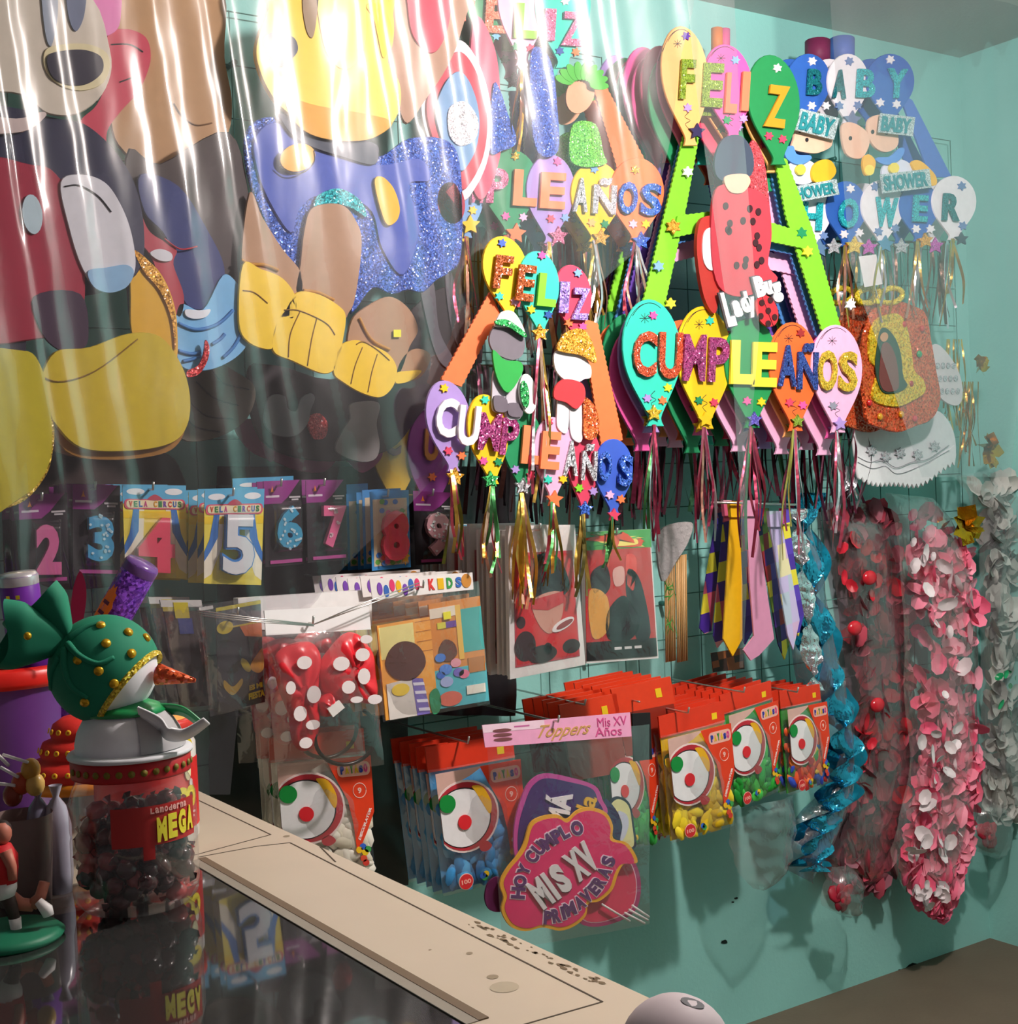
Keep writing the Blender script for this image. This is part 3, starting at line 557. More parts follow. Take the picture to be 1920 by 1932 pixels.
bundle('ribbon_bundle', 'bundle of brown and gold metallic ribbons behind the small orange-striped banner', 870, 1215, 430, 720, .20, 70, DK, 5)
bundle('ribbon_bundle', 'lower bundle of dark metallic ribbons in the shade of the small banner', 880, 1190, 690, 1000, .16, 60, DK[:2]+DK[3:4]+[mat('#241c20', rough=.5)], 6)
RB = [foil('#7a2c44', .35), foil('#b8506c', .32), foil('#4a2a34', .4), foil('#8a4a5c', .35), mat('#2a1c22', rough=.5), foil('#3c6a4a', .4)]
bundle('ribbon_bundle', 'wide bundle of burgundy and pink ribbons under the big letter banner', 1190, 1630, 800, 985, .16, 95, RB, 7, frays=28)
bundle('ribbon_bundle', 'bundle of pale gold and silver ribbons under the baby shower banners', 1510, 1800, 455, 640, .14, 50, [GOLDR, SILR, foil('#8a6a5c', .35), foil('#5a4a48', .4)], 8)
# ---------------------------------------------------------------- big foam figures hanging on the left (plain shapes)
def part(t, name, off, P, m, th=.006, sm=True, w0=0, k=5):
    return MB().prism(flat(off), smooth(P, k) if sm else P, w0, w0+th, m, soft=True).build(name, t)
def line(t, name, off, P, m, r=.0012, k=6, parent=None):
    return MB().tube([wp(x, y, off) for x, y in path(P, k)], r, m, 5).build(name, parent or t)
O = .40
t = thing('foam_figure', 'huge foam party figure at the far left, dark red body, pale glove, yellow rounded shoes', 'foam figure', wp(150, 900, O))
part(t, 'head_panel', O, [(-60, -30), (150, -20), (206, 95), (198, 168), (150, 214), (90, 216), (40, 180), (-60, 150)], mat('#cdc5b4'))
part(t, 'mouth_rim', O+.006, [(85, 95), (120, 84), (165, 84), (200, 100), (206, 130), (190, 160), (150, 172), (110, 160), (84, 130)], mat('#d9d0a4'), .003)
part(t, 'mouth', O+.009, [(90, 105), (120, 96), (160, 95), (190, 108), (193, 135), (170, 156), (140, 162), (105, 152), (90, 130)], mat('#221f34'), .003)
part(t, 'head_strip', O+.006, [(78, -30), (104, -30), (108, 30), (96, 88), (84, 60)], mat('#93a0b0'), .003)
part(t, 'head_strip', O+.006, [(126, -30), (160, -30), (158, 30), (142, 60), (128, 30)], mat('#6d7890'), .003)
part(t, 'torso', O-.012, [(-60, 225), (110, 225), (180, 250), (245, 330), (270, 430), (255, 520), (150, 560), (-60, 560)], mat('#1d2140'))
part(t, 'collar', O+.002, [(-60, 215), (30, 225), (78, 212), (84, 222), (40, 250), (-60, 250)], mat('#c9b9b4'), .004)
part(t, 'body_panel', O, [(-60, 320), (60, 312), (105, 330), (140, 395), (156, 480), (158, 570), (140, 612), (60, 642), (-60, 620)], mat('#9c1c38'))
part(t, 'oval_patch', O+.006, ell(60, 405, 19, 38, rot=-.12, n=20), mat('#b9d3dc'), .004, sm=False)
part(t, 'glove', O+.004, [(112, 345), (150, 330), (195, 344), (225, 385), (246, 440), (254, 505), (236, 542), (206, 552), (176, 540), (150, 500), (128, 430)], mat('#d3d6dc'))
part(t, 'glove_cuff', O+.010, [(165, 512), (200, 505), (238, 500), (252, 515), (238, 542), (206, 553), (176, 542)], mat('#86b4d8'), .003)
line(t, 'glove_line', O+.011, [(122, 352), (150, 350), (185, 370), (210, 400)], INK)
part(t, 'leg', O+.002, [(62, 560), (150, 555), (165, 640), (142, 664), (112, 662), (78, 630)], mat('#38203a'))
part(t, 'leg', O-.006, [(-60, 600), (30, 605), (48, 650), (30, 690), (-60, 700)], mat('#1c1830'))
part(t, 'shoe', O+.010, [(72, 720), (100, 665), (165, 656), (240, 630), (300, 636), (340, 690), (356, 750), (350, 805), (318, 838), (240, 852), (150, 846), (100, 800), (78, 760)], mat('#c9b31c'), .010)
part(t, 'shoe_sole', O+.004, [(76, 760), (150, 820), (260, 838), (330, 810), (352, 780), (340, 830), (300, 858), (200, 868), (120, 850)], mat('#9a6a1c'), .006)
part(t, 'shoe', O+.016, [(-60, 690), (40, 662), (74, 690), (90, 760), (96, 830), (84, 890), (40, 938), (-60, 970)], mat('#c4b81a'), .010)
part(t, 'shoe_rim', O+.012, [(60, 690), (98, 790), (96, 860), (80, 905), (36, 950), (-40, 968), (-40, 940), (50, 900), (84, 840)], gGLD, .008)
line(t, 'shoe_line', O+.021, [(60, 700), (110, 720), (180, 700), (260, 640)], mat('#8a6a12'))

t = thing('foam_figure', 'tan rounded foam figure with a red side shape, hanging at the top left', 'foam figure', wp(320, 330, .30))
O = .30
part(t, 'tan_panel', O, [(196, -40), (405, -40), (422, 110), (436, 190), (430, 250), (400, 300), (345, 330), (285, 322), (235, 292), (205, 220)], mat('#b48e62'))
line(t, 'crease', O+.007, [(328, 195), (345, 220), (370, 236), (400, 232)], mat('#7d5c3c'), .0014)
part(t, 'red_shape', O+.008, [(205, 62), (240, 56), (274, 72), (283, 110), (272, 150), (255, 180), (226, 212), (200, 250), (196, 296), (160, 262), (150, 230), (180, 200), (200, 150), (198, 95)], mat('#c43a52'))
line(t, 'crease', O+.015, [(210, 84), (245, 84), (270, 98)], INK); line(t, 'crease', O+.015, [(226, 155), (250, 146), (262, 140)], INK)
part(t, 'pink_strip', O+.012, [(166, -40), (222, -40), (226, 40), (208, 66), (182, 66), (172, 30)], mat('#dd78b4'), .004)

O = .365
t = thing('foam_figure', 'dark blue foam figure with a striped light blue round hand, left of the tan paws', 'foam figure', wp(400, 710, O))
part(t, 'back_panel', O-.012, [(235, 300), (300, 310), (430, 250), (470, 400), (460, 560), (330, 650), (250, 640)], mat('#3a302e'))
part(t, 'arm', O, [(262, 330), (335, 352), (392, 440), (420, 500), (418, 545), (395, 580), (358, 582), (335, 545), (312, 450), (270, 400)], mat('#24346e'))
part(t, 'round_hand', O+.004, [(336, 575), (380, 585), (418, 520), (446, 535), (466, 570), (474, 612), (462, 655), (430, 684), (385, 700), (340, 692), (328, 640)], mat('#72b4e2'))
part(t, 'wrist_band', O+.011, [(350, 584), (376, 586), (396, 584), (388, 598), (366, 602), (350, 596)], mat('#dfe8f2'), .003)
for P in ([(336, 610), (370, 622), (410, 612), (440, 585)], [(336, 662), (360, 668), (378, 664)], [(345, 682), (362, 678), (378, 672)], [(450, 555), (462, 580), (462, 610)], [(455, 630), (440, 655), (420, 675)], [(400, 650), (415, 640), (424, 630)]):
    line(t, 'painted_stripe', O+.011, P, mat('#3a7cc0'), .0032)
part(t, 'red_panel', O+.004, [(240, 360), (262, 400), (282, 440), (330, 470), (325, 500), (345, 560), (336, 600), (310, 560), (296, 520), (280, 480), (250, 440)], mat('#a82f40'))
part(t, 'pale_patch', O+.011, [(282, 478), (300, 470), (322, 478), (322, 492), (300, 492)], mat('#c8ccd4'), .003)
line(t, 'web_line', O+.012, [(372, 465), (340, 470), (310, 450)], mat('#b82a3a'), .0014)
part(t, 'dome', O+.02, [(246, 470), (270, 486), (300, 515), (322, 560), (332, 612), (330, 690), (300, 700), (250, 640), (244, 560)], mat('#d8a81c'))
part(t, 'glitter_rim', O+.027, [(252, 472), (285, 498), (315, 545), (330, 600), (330, 660), (322, 600), (300, 548), (270, 512)], gORN, .003)
part(t, 'red_horn', O+.02, [(386, 642), (393, 655), (390, 680), (374, 706), (352, 712), (352, 700), (372, 690), (382, 668)], gREDF, .005)
t = thing('foam_wing', 'grey brown scalloped foam wing below the light blue round hand', 'foam wing', wp(410, 830, .2))
part(t, 'wing_panel', .2, [(345, 690), (400, 680), (440, 700), (476, 725), (478, 760), (455, 800), (400, 828), (340, 828), (330, 760)], mat('#6b6152'))
for i, P in enumerate(([(395, 690), (420, 722), (470, 735)], [(370, 720), (405, 752), (450, 765)], [(350, 750), (390, 785), (440, 790)], [(345, 780), (370, 806), (415, 815)])): line(t, 'feather_line', .207, P, mat('#2c241e'), .0015)

# big blue and yellow figure
O = .36
t = thing('foam_figure', 'big foam figure with yellow head, glittery blue coat and tan legs ending in yellow paws', 'foam figure', wp(640, 750, O))
tan = mat('#ab8766'); yel = mat('#f2cf2c', rough=.45)
part(t, 'ear', O-.006, [(728, -40), (880, -40), (868, 60), (840, 130), (800, 190), (765, 235), (745, 190), (728, 120), (738, 60)], mat('#ad8a70'))
part(t, 'ear_lining', O, [(770, -40), (846, -40), (846, 40), (828, 90), (806, 100), (778, 70), (768, 20)], mat('#c8465c'), .004)
part(t, 'coat', O, [(462, 250), (520, 222), (600, 275), (705, 298), (770, 262), (845, 268), (868, 330), (868, 480), (845, 515), (820, 530), (796, 552), (766, 548), (736, 556), (700, 545), (662, 592), (652, 575), (560, 545), (520, 470), (470, 350)], gBLU)
part(t, 'coat_panel', O+.006, [(478, 262), (520, 232), (600, 284), (712, 312), (790, 300), (810, 340), (770, 350), (790, 430), (760, 520), (720, 470), (700, 400), (650, 372), (590, 372), (560, 400), (545, 440), (505, 380), (482, 320)], mat('#3453b4'), .004)
part(t, 'coat_trim', O+.010, [(590, 392), (600, 368), (640, 356), (680, 380), (690, 410), (668, 396), (640, 386), (610, 388)], gCYN, .003)
part(t, 'head', O+.012, [(478, 90), (500, 20), (512, -40), (722, -40), (738, 30), (738, 80), (728, 120), (750, 160), (750, 208), (728, 245), (690, 262), (640, 268), (585, 255), (545, 222), (512, 190), (486, 140)], yel, .01)
part(t, 'brow_patch', O+.022, [(575, -40), (600, -40), (598, 20), (590, 70), (578, 60), (570, 10)], mat('#9a8468'), .002)
part(t, 'cheek_patch', O+.022, [(690, 10), (718, 10), (738, 50), (736, 84), (722, 110), (712, 70), (704, 36)], mat('#f7d820'), .002)
part(t, 'snout_patch', O+.022, [(498, 70), (520, 62), (552, 72), (560, 96), (545, 116), (524, 128), (510, 112), (500, 92)], mat('#27384c'), .005)
part(t, 'chin_patch', O+.022, [(540, 186), (600, 200), (690, 215), (740, 232), (700, 262), (640, 266), (585, 254), (552, 226)], mat('#e0a83c'), .002)
part(t, 'forehead_patch', O+.022, [(600, -40), (680, -40), (690, 30), (686, 90), (660, 130), (628, 120), (606, 70)], mat('#f8dc6a'), .002)
part(t, 'collar', O+.010, [(524, 216), (556, 226), (600, 250), (700, 270), (712, 292), (700, 312), (640, 296), (590, 280), (548, 256)], mat('#2f3d50'), .006)
part(t, 'tag', O+.018, ell(560, 298, 34, 26, rot=-.3), mat('#e8aa28'), .004, sm=False)
line(t, 'tag_rim', O+.022, [(592, 284), (592, 306), (574, 324), (548, 328), (528, 314)], INK)
part(t, 'buckle_plate', O+.012, [(704, 346), (718, 334), (740, 356), (752, 395), (744, 420), (724, 420)], mat('#eebb28'), .005)
def paw(Pl, Py, grooves, nm='leg'):
    a = part(t, nm, O+.010, Pl, tan, .006)
    b = MB().prism(flat(O+.017), smooth(Py), 0, .006, yel, soft=True).build('paw', a)
    for g in grooves: line(t, 'toe_line', O+.0235, g, mat('#8f6a14'), .0011, parent=a)
paw([(468, 365), (492, 410), (530, 470), (565, 515), (566, 565), (550, 600), (470, 560), (452, 500)], [(455, 500), (490, 508), (530, 525), (555, 560), (552, 600), (528, 600), (512, 640), (508, 660), (468, 648), (448, 610)], [[(458, 548), (480, 552), (505, 572)]])
paw([(572, 430), (588, 392), (640, 386), (668, 415), (680, 460), (668, 560), (655, 592), (640, 600), (560, 560), (564, 500)], [(558, 552), (600, 556), (640, 580), (650, 600), (645, 640), (636, 680), (624, 702), (600, 704), (550, 682), (512, 662), (518, 610), (536, 585)], [[(536, 585), (560, 585), (590, 596), (618, 612), (632, 632)], [(566, 588), (548, 630), (544, 674)], [(598, 600), (588, 640), (580, 690)]])
paw([(660, 606), (690, 578), (732, 560), (768, 582), (786, 622), (770, 655), (745, 712), (700, 690), (655, 665)], [(626, 702), (638, 655), (668, 642), (700, 652), (730, 668), (746, 695), (740, 728), (716, 750), (680, 742), (645, 722)], [[(672, 650), (686, 645), (712, 660), (735, 680)], [(684, 655), (670, 690), (662, 724)], [(712, 668), (702, 700), (694, 740)]])
paw([(742, 712), (756, 676), (782, 658), (808, 668), (804, 692), (790, 712), (768, 722), (744, 724)], [(746, 704), (770, 700), (792, 700), (780, 714), (762, 722), (744, 723)], [])
for g in ([(455, 490), (470, 498), (500, 500), (525, 510)], [(572, 548), (600, 552), (630, 566)], [(678, 600), (700, 640), (735, 660)]):
    line(t, 'fur_stitch', O+.018, g, mat('#b8842c'), .003)
MB().box(flat(O+.02), 742, 622, 756, 636, 0, .001, mat('#f0f020')).build('price_sticker', t)

# round target-like panel
O = .33
t = thing('foam_disc', 'round foam panel, white and red rings around a pale blue middle', 'foam panel', wp(862, 400, O))
oc = [(862, 76), (893, 104), (918, 170), (926, 240), (916, 310), (892, 360), (870, 380), (842, 350), (806, 270), (792, 190), (822, 110)]
part(t, 'outer_ring', O-.006, [(890, 40), (930, 90), (942, 200), (940, 300), (905, 380), (880, 300)], mat('#c2506c'))
for i, (s, m) in enumerate(((1, '#e9e2e6'), (.86, '#c13c4e'), (.62, '#6f9cc4'))):
    cx, cy = 864, 232
    part(t, ('white_ring', 'red_ring', 'blue_middle')[i], O+.005*i, [(cx+(x-cx)*s, cy+(y-cy)*s) for x, y in oc], mat(m), .005)
part(t, 'silver_patch', O+.015, [(846, 205), (876, 192), (900, 225), (896, 262), (868, 276), (846, 255)], glit('#dfe2ea', '#ffffff'), .003)
part(t, 'red_oval', O+.03, ell(848, 384, 26, 40, rot=-.15), mat('#b02c44'), .006, sm=False)

# dark pieces further back, below the big figure
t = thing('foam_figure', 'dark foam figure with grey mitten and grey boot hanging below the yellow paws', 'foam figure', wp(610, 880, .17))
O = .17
part(t, 'dark_panel', O, [(465, 700), (520, 690), (650, 710), (800, 560), (860, 560), (868, 700), (800, 770), (730, 850), (600, 870), (490, 830)], mat('#2b2528'))  # dark tone stands for a shadowy pile of other figures
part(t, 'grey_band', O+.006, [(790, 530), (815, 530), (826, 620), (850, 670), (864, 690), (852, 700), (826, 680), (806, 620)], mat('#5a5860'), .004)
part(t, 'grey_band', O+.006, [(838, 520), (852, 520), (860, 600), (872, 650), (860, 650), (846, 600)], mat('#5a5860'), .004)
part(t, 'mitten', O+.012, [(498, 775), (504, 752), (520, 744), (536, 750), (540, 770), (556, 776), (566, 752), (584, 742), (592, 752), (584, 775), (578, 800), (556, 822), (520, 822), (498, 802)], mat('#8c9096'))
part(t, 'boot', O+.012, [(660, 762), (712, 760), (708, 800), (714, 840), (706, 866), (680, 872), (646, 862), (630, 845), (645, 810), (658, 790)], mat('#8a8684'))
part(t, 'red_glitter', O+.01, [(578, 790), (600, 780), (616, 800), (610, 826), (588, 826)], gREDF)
t = thing('foam_skirt', 'pink scalloped foam skirt edge hanging just above the candle packs', 'foam skirt', wp(600, 890, .12))
part(t, 'skirt_panel', .12, [(440, 800), (490, 790), (600, 800), (700, 820), (720, 860), (684, 892), (655, 872), (640, 862), (610, 890), (560, 888), (520, 872), (470, 850)], mat('#a8406f'))
part(t, 'skirt_fold', .127, [(492, 826), (512, 824), (518, 864), (504, 868)], mat('#d86a9c'), .003)
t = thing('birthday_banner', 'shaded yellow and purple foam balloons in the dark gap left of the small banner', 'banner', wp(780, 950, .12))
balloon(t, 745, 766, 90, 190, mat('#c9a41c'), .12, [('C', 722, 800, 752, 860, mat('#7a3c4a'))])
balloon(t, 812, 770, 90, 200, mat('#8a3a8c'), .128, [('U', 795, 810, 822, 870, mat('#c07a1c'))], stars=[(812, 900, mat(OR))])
t = thing('foam_hat', 'brown and green foam piece peeping out under the yellow shoe', 'foam piece', wp(160, 860, .30))
part(t, 'brown_piece', .30, [(90, 800), (200, 820), (250, 840), (230, 860), (180, 866), (100, 850)], mat('#a06a4a'))
part(t, 'green_tip', .306, [(206, 848), (226, 842), (244, 850), (228, 860), (208, 858)], mat('#4ac03c'), .003)

t = thing('foam_figure', 'dark brown foam panel added to darken the wall under the yellow shoes', 'foam figure', wp(200, 1080, .10))
part(t, 'dark_panel', .10, [(60, 860), (140, 840), (300, 850), (345, 900), (350, 960), (330, 1060), (250, 1100), (100, 1110), (40, 1060), (30, 930)], mat('#3c2c28'))  # dark panel added as shade on the wall below the shoes
# ---------------------------------------------------------------- candle packs, favour bags
CLR = film('clear_bag_film', rough=.10, gloss=.9, bump=.005, scale=20, milky=.025)
BLS = film('blister_film', rough=.06, gloss=.4, bump=.0006, scale=12, milky=.0)
HK = mat('#d8d6d2', rough=.3, metal=.9, bump=0)
def hook(px, py, off, lab, grp='pegs holding the packs'):
    a = wp(px, py, off+.02); b = MB(); a2 = Vector((a.x, D-.001, a.z+.006))
    b.tube([a+Vector((0, 0, .012)), a+Vector((0, .004, 0)), a+Vector((0, .03, 0)), a2], .0022, HK, 6); return b.build('peg_hook', label=lab, cat='hook', group=grp)
def candle(c4, off, kind, digit, box, dcol, label, dots=None, dcol2=None, hk=True):
    Mf = frame(*c4, off)
    x0, x1 = c4[0][0], c4[1][0]; y0, y1 = c4[0][1], c4[3][1]
    f = lambda x, y: ((x-x0)/(x1-x0), (y-y0)/(y1-y0))
    t = thing('candle_pack', label, 'candle pack', Mf(.5, 1, 0), 'number candle packs')
    b = MB()
    if kind == 'circus':
        b.prism(Mf, rect(0, 0, 1, 1), 0, .0015, mat('#ecdc52'))
        b.prism(Mf, rect(0, 0, 1, .2), .0015, .002, mat('#5ab0da'))
        for x in (.2, .8): b.prism(Mf, ell(x, .07, .14, .035), .002, .0023, mat('#eef4f8')); 
        b.prism(Mf, rect(0, .28, 1, .36), .0015, .0019, mat('#f0d020'))
        for s in (0, 1):
            c = lambda x: x if s == 0 else 1-x
            b.prism(Mf, [(c(.16), .25), (c(.25), .25), (c(.23), .5), (c(.10), .66), (c(.0), .76), (c(.0), .66), (c(.09), .52)], .0019, .0023, mat('#3a78c4'))
            b.prism(Mf, [(c(.25), .25), (c(.33), .25), (c(.3), .6), (c(.12), .9), (c(0), .95), (c(0), .76), (c(.12), .64), (c(.23), .5)], .0015, .0018, mat('#f4f0d8'))
        b.prism(Mf, rrect(.02, .15, .98, .26, .06, .04), .002, .0026, mat('#d85a74')); b.prism(Mf, rrect(.05, .163, .95, .247, .05, .035), .0026, .003, mat('#efe2b8'))
        b.prism(Mf, smooth([(.38, .16), (.5, .10), (.62, .16)]), .0026, .003, mat('#b84a5c'))
        for i, (ch, cc) in enumerate(zip('VELA CIRCUS', ['#d84a2c', '#3c8a4c', '#3a6ab8', '#c84a8c', '', '#d8a020', '#3c8a4c', '#7a4ab0', '#d84a2c', '#3a6ab8', '#3c8a4c'])):
            if cc: b.text(Mf, ch, .09+.077*i, .172, .145+.077*i, .236, .003, .0036, mat(cc), bold=.04)
    elif kind == 'purple':
        b.prism(Mf, rect(0, 0, 1, 1), 0, .0015, mat('#221c22'))
        b.prism(Mf, [(0, 0), (.95, 0), (.62, .2), (.45, .27), (0, .27)], .0015, .002, mat('#8a2a80'))
        b.prism(Mf, rect(.05, .17, .4, .195), .002, .0024, mat('#d8c8d8')); b.prism(Mf, rect(.66, .19, .95, .21), .002, .0024, mat('#c8c4c8')); b.prism(Mf, rect(.72, .22, .9, .24), .002, .0024, mat('#c8c4c8'))
        b.prism(Mf, star(.22, .11, .05, 3, .4), .002, .0024, mat('#f08a2c'))
        b.prism(Mf, rect(.12, .93, .95, .97), .0015, .004, mat('#b04a90'))
    else:
        b.prism(Mf, rect(0, 0, 1, 1), 0, .0015, mat('#3f8fd0'))
        b.prism(Mf, rect(.06, .1, .94, .95), .0015, .0018, mat('#d8c8a8'))
        rr = random.Random(3)
        for k in range(26): b.prism(Mf, ell(rr.uniform(.1, .9), rr.choice([rr.uniform(.12, .5), rr.uniform(.78, .92)]), .07, .035, 8), .0018+.0001*k, .002+.0001*k, mat(rr.choice(['#e8503c', '#f0a020', '#4a80d0', '#e86aa0', '#6ab04c'])))
        b.prism(Mf, star(.85, .85, .12, 8, .6), .003, .004, mat('#f0b820'))
    b.build('card', t)
    bx = f(box[0], box[1])+f(box[2], box[3])
    g = MB().text(Mf, digit, bx[0], bx[1], bx[2], bx[3], .004, .015, dcol, bold=.055, rot=.02)
    if dcol2:
        g.text(Mf, digit, bx[0]+.012, bx[1]+(bx[3]-bx[1])*.0, bx[2]-.02, bx[3]-.01, .015, .0165, dcol2, bold=.03, rot=.02)
    g.build('candle', t)
    if dots:
        dm = MB(); V, Fc, E = glyphs(digit, .03); rr = random.Random(5)
        for k in range(26):
            f_ = rr.choice(Fc); u = sum(V[i][0] for i in f_)/len(f_); v = sum(V[i][1] for i in f_)/len(f_)
            dm.prism(Mf, ell(bx[0]+u*(bx[2]-bx[0])+rr.uniform(-.03, .03), bx[1]+v*(bx[3]-bx[1])+rr.uniform(-.02, .02), .03, .015, 8), .014, .0164, dots)
        dm.build('candle_dots', t)
    q = MB(); e = .05
    q.sheet(lambda u, v: Mf(bx[0]-e+(bx[2]-bx[0]+2*e)*u, bx[1]-e+(bx[3]-bx[1]+2*e)*v, .004+.018*min(1, 8*u, 8*(1-u), 8*v, 8*(1-v))), 16, 16, BLS); q.build('blister', t)
    if hk: hook((x0+x1)/2, y0+8, off+.004, 'metal peg holding the number %s candle packs' % digit)
    return t
wx = lambda h: mat(h, rough=.25, spec=.6, coat=.4, bump=.0)
candle(((385, 926), (498, 922), (492, 1104), (384, 1101)), .40, 'circus', '5', (414, 972, 478, 1084), wx('#3f8ad4'), 'yellow striped card pack holding a blue and white number 5 candle', dcol2=wx('#e8eef2'))
t5b = candle(((230, 915), (350, 916), (352, 1092), (236, 1088)), .34, 'circus', '4', (252, 975, 322, 1078), wx('#f0506c'), 'yellow striped card pack holding a pink number 4 candle')
candle(((136, 914), (226, 916), (226, 1088), (138, 1086)), .32, 'purple', '3', (160, 972, 210, 1058), wx('#3fa4d4'), 'purple topped card pack holding a spotted blue number 3 candle', mat('#bfe4f0'))
candle(((34, 935), (126, 930), (130, 1100), (40, 1104)), .33, 'purple', '2', (60, 992, 108, 1086), wx('#e070a8'), 'purple topped card pack holding a pink number 2 candle, far left')
candle(((496, 908), (568, 905), (572, 1064), (500, 1070)), .32, 'purple', '6', (514, 956, 562, 1038), wx('#3fa4cc'), 'purple topped card pack holding a white-dotted blue number 6 candle', mat('#c8e8f0'))
candle(((576, 907), (651, 905), (655, 1056), (580, 1062)), .33, 'purple', '7', (602, 956, 645, 1036), wx('#ec6a9c'), 'purple topped card pack holding a white-dotted pink number 7 candle', mat('#f8d0dc'))
candle(((697, 928), (770, 924), (774, 1070), (701, 1077)), .33, 'flower', '8', (713, 966, 763, 1062), wx('#f0405c'), 'blue edged flowery card pack holding a red pink number 8 candle')
candle(((778, 926), (858, 930), (860, 1062), (784, 1066)), .26, 'purple', '9', (795, 966, 842, 1050), wx('#d8a0a8'), 'dim dark pack with a pale pink number 9 candle beside the red ribbons', mat('#eee'*2 if False else '#eeeeee'))
for c4, off, kd, lab in ((((355, 926), (386, 924), (384, 1060), (356, 1064)), .30, 'circus', 'sky blue topped candle card half hidden left of the number 5 pack'),
                         (((437, 903), (552, 898), (552, 1000), (440, 1004)), .24, 'circus', 'sky blue topped candle card peeping out above the number 5 and 6 packs'),
                         (((652, 914), (692, 912), (696, 1050), (656, 1052)), .22, 'flower', 'dim blue edged candle card between the number 7 and 8 packs'),
                         (((566, 910), (600, 908), (602, 1040), (570, 1042)), .27, 'purple', 'purple candle card squeezed between the number 6 and 7 packs'),
                         (((868, 990), (884, 990), (884, 1075), (870, 1076)), .22, 'circus', 'narrow yellow card edge in the dark beside the long ribbons')):
    Mf = frame(*c4, off); t = thing('candle_pack', lab, 'candle pack', Mf(.5, 1, 0), 'number candle packs'); b = MB()
    b.prism(Mf, rect(0, 0, 1, 1), 0, .003, mat({'circus': '#c8b83c', 'flower': '#3a5a8c', 'purple': '#2c1c2c'}[kd]))
    b.prism(Mf, rect(0, 0, 1, .25), .003, .0034, mat({'circus': '#4fa8d4', 'flower': '#3f8fd0', 'purple': '#86287c'}[kd]))
    if kd == 'circus':
        for x in (.25, .75): b.prism(Mf, ell(x, .13, .14, .04), .0034, .0037, mat('#eef4f8'))
    b.build('card', t)

def behind(t, n, step, label, group, dx=0, skip=()):
    for k in range(n):
        c = dup(t, (rnd(-.006, .006)+dx*(k+1), step*(k+1), rnd(-.004, .004)), label, group, skip)
for t_ in [o for o in bpy.data.objects if o.name.startswith('candle_pack') and o.parent is None and 'holding' in o['label']]:
    lab_ = t_['label'].replace('holding a', 'with a').split(',')[0]
    behind(t_, 4, .032, {'5': 'striped pack of a blue and white number 5', '4': 'striped pack of a pink number 4', '3': 'dark pack of a spotted blue number 3', '2': 'dark pack of a plain pink number 2', '6': 'dark pack of a dotted blue number 6', '7': 'dark pack of a dotted pink number 7', '8': 'flowery pack of a red pink number 8'}[lab_.split('number ')[1][0]]+', behind the front one', {'5': 'blue and white fives', '4': 'pink fours', '3': 'blue threes', '2': 'pink twos', '6': 'blue sixes', '7': 'pink sevens', '8': 'red pink eights'}[lab_.split('number ')[1][0]])
def bag(t, Mf, w=.012, x0=0, y0=0, x1=1, y1=1, m=None, nm='bag_film'):
    q = MB(); m = m or CLR
    fr = lambda u, v: Mf(x0+(x1-x0)*u, y0+(y1-y0)*v, w*(.15+.85*(math.sin(PI*u)**.5)*(math.sin(PI*min(1, v*.95+.03))**.5))+.003*noise.noise(Vector((u*5, v*6, w*100))))
    q.sheet(fr, 18, 22, m); return q.build(nm, t)
# dark invitation bag
c4 = ((405, 1147), (489, 1132), (498, 1324), (413, 1344)); Mf = frame(*c4, .46)
t = thing('invitation_pack', 'clear bag with a dark grey party invitation lettered in yellow', 'invitation pack', Mf(.5, 1, 0))
b = MB().prism(Mf, rect(0, 0, 1, 1), 0, .004, mat('#2c2a2c', rough=.4))
b.prism(Mf, rect(0, 0, 1, .035), .004, .005, mat('#cfc22c')); b.prism(Mf, rect(0, .035, 1, .2), .004, .0045, mat('#4a4c55'))
b.prism(Mf, [(.5, .21), (1, .18), (1, .36), (.62, .32)], .0045, .005, mat('#c8682c'))
b.prism(Mf, ell(.18, .20, .18, .062), .005, .006, mat('#d8c020')); b.prism(Mf, rect(.35, .2, 1, .215), .0045, .0055, mat('#c8b020'))
b.prism(Mf, ell(.60, .60, .12, .05, rot=.5), .005, .006, mat('#c8b428'))
b.prism(Mf, smooth([(.7, .62), (.95, .48), (1, .5), (1, .66), (.86, .7)]), .0045, .0055, mat('#d89a28'))
b.prism(Mf, smooth([(.12, .70), (.3, .78), (.5, .72), (.5, .78), (.3, .86), (.12, .78)]), .0045, .0055, mat('#b8962c'))
b.build('card', t)
MB().text(Mf, 'ES MI', .66, .80, .95, .85, .0045, .006, mat('#e8d020'), bold=.05, rot=-.03).text(Mf, 'FIESTA', .64, .875, .99, .94, .0045, .006, mat('#e8d020'), bold=.05, rot=-.03).build('lettering', t)
Mg = frame((374, 1142), (492, 1124), (500, 1326), (396, 1352), .47); bag(t, Mg, .01)
MB().box(Mg, .0, .02, .22, .05, 0, .002, mat('#e4e4e0')).build('bag_header', t)
hook(450, 1160, .47, 'thin metal peg through the dark invitation bag')
Mf = frame((300, 1132), (378, 1132), (404, 1340), (336, 1346), .40)
t = thing('favour_bag', 'dim clear favour bag with dark contents left of the invitation bag', 'favour bag', Mf(.5, 1, 0))
MB().prism(Mf, rect(.05, .1, .95, .95), 0, .004, mat('#4a3e3a')).prism(Mf, rect(0, 0, 1, .06), 0, .005, mat('#d0d0cc')).prism(Mf, rect(.3, .02, .65, .16), .005, .006, mat('#d0c028')).prism(Mf, rect(.35, .16, .7, .3), .004, .006, mat('#2c3c8a')).build('card', t)
bag(t, Mf, .01)

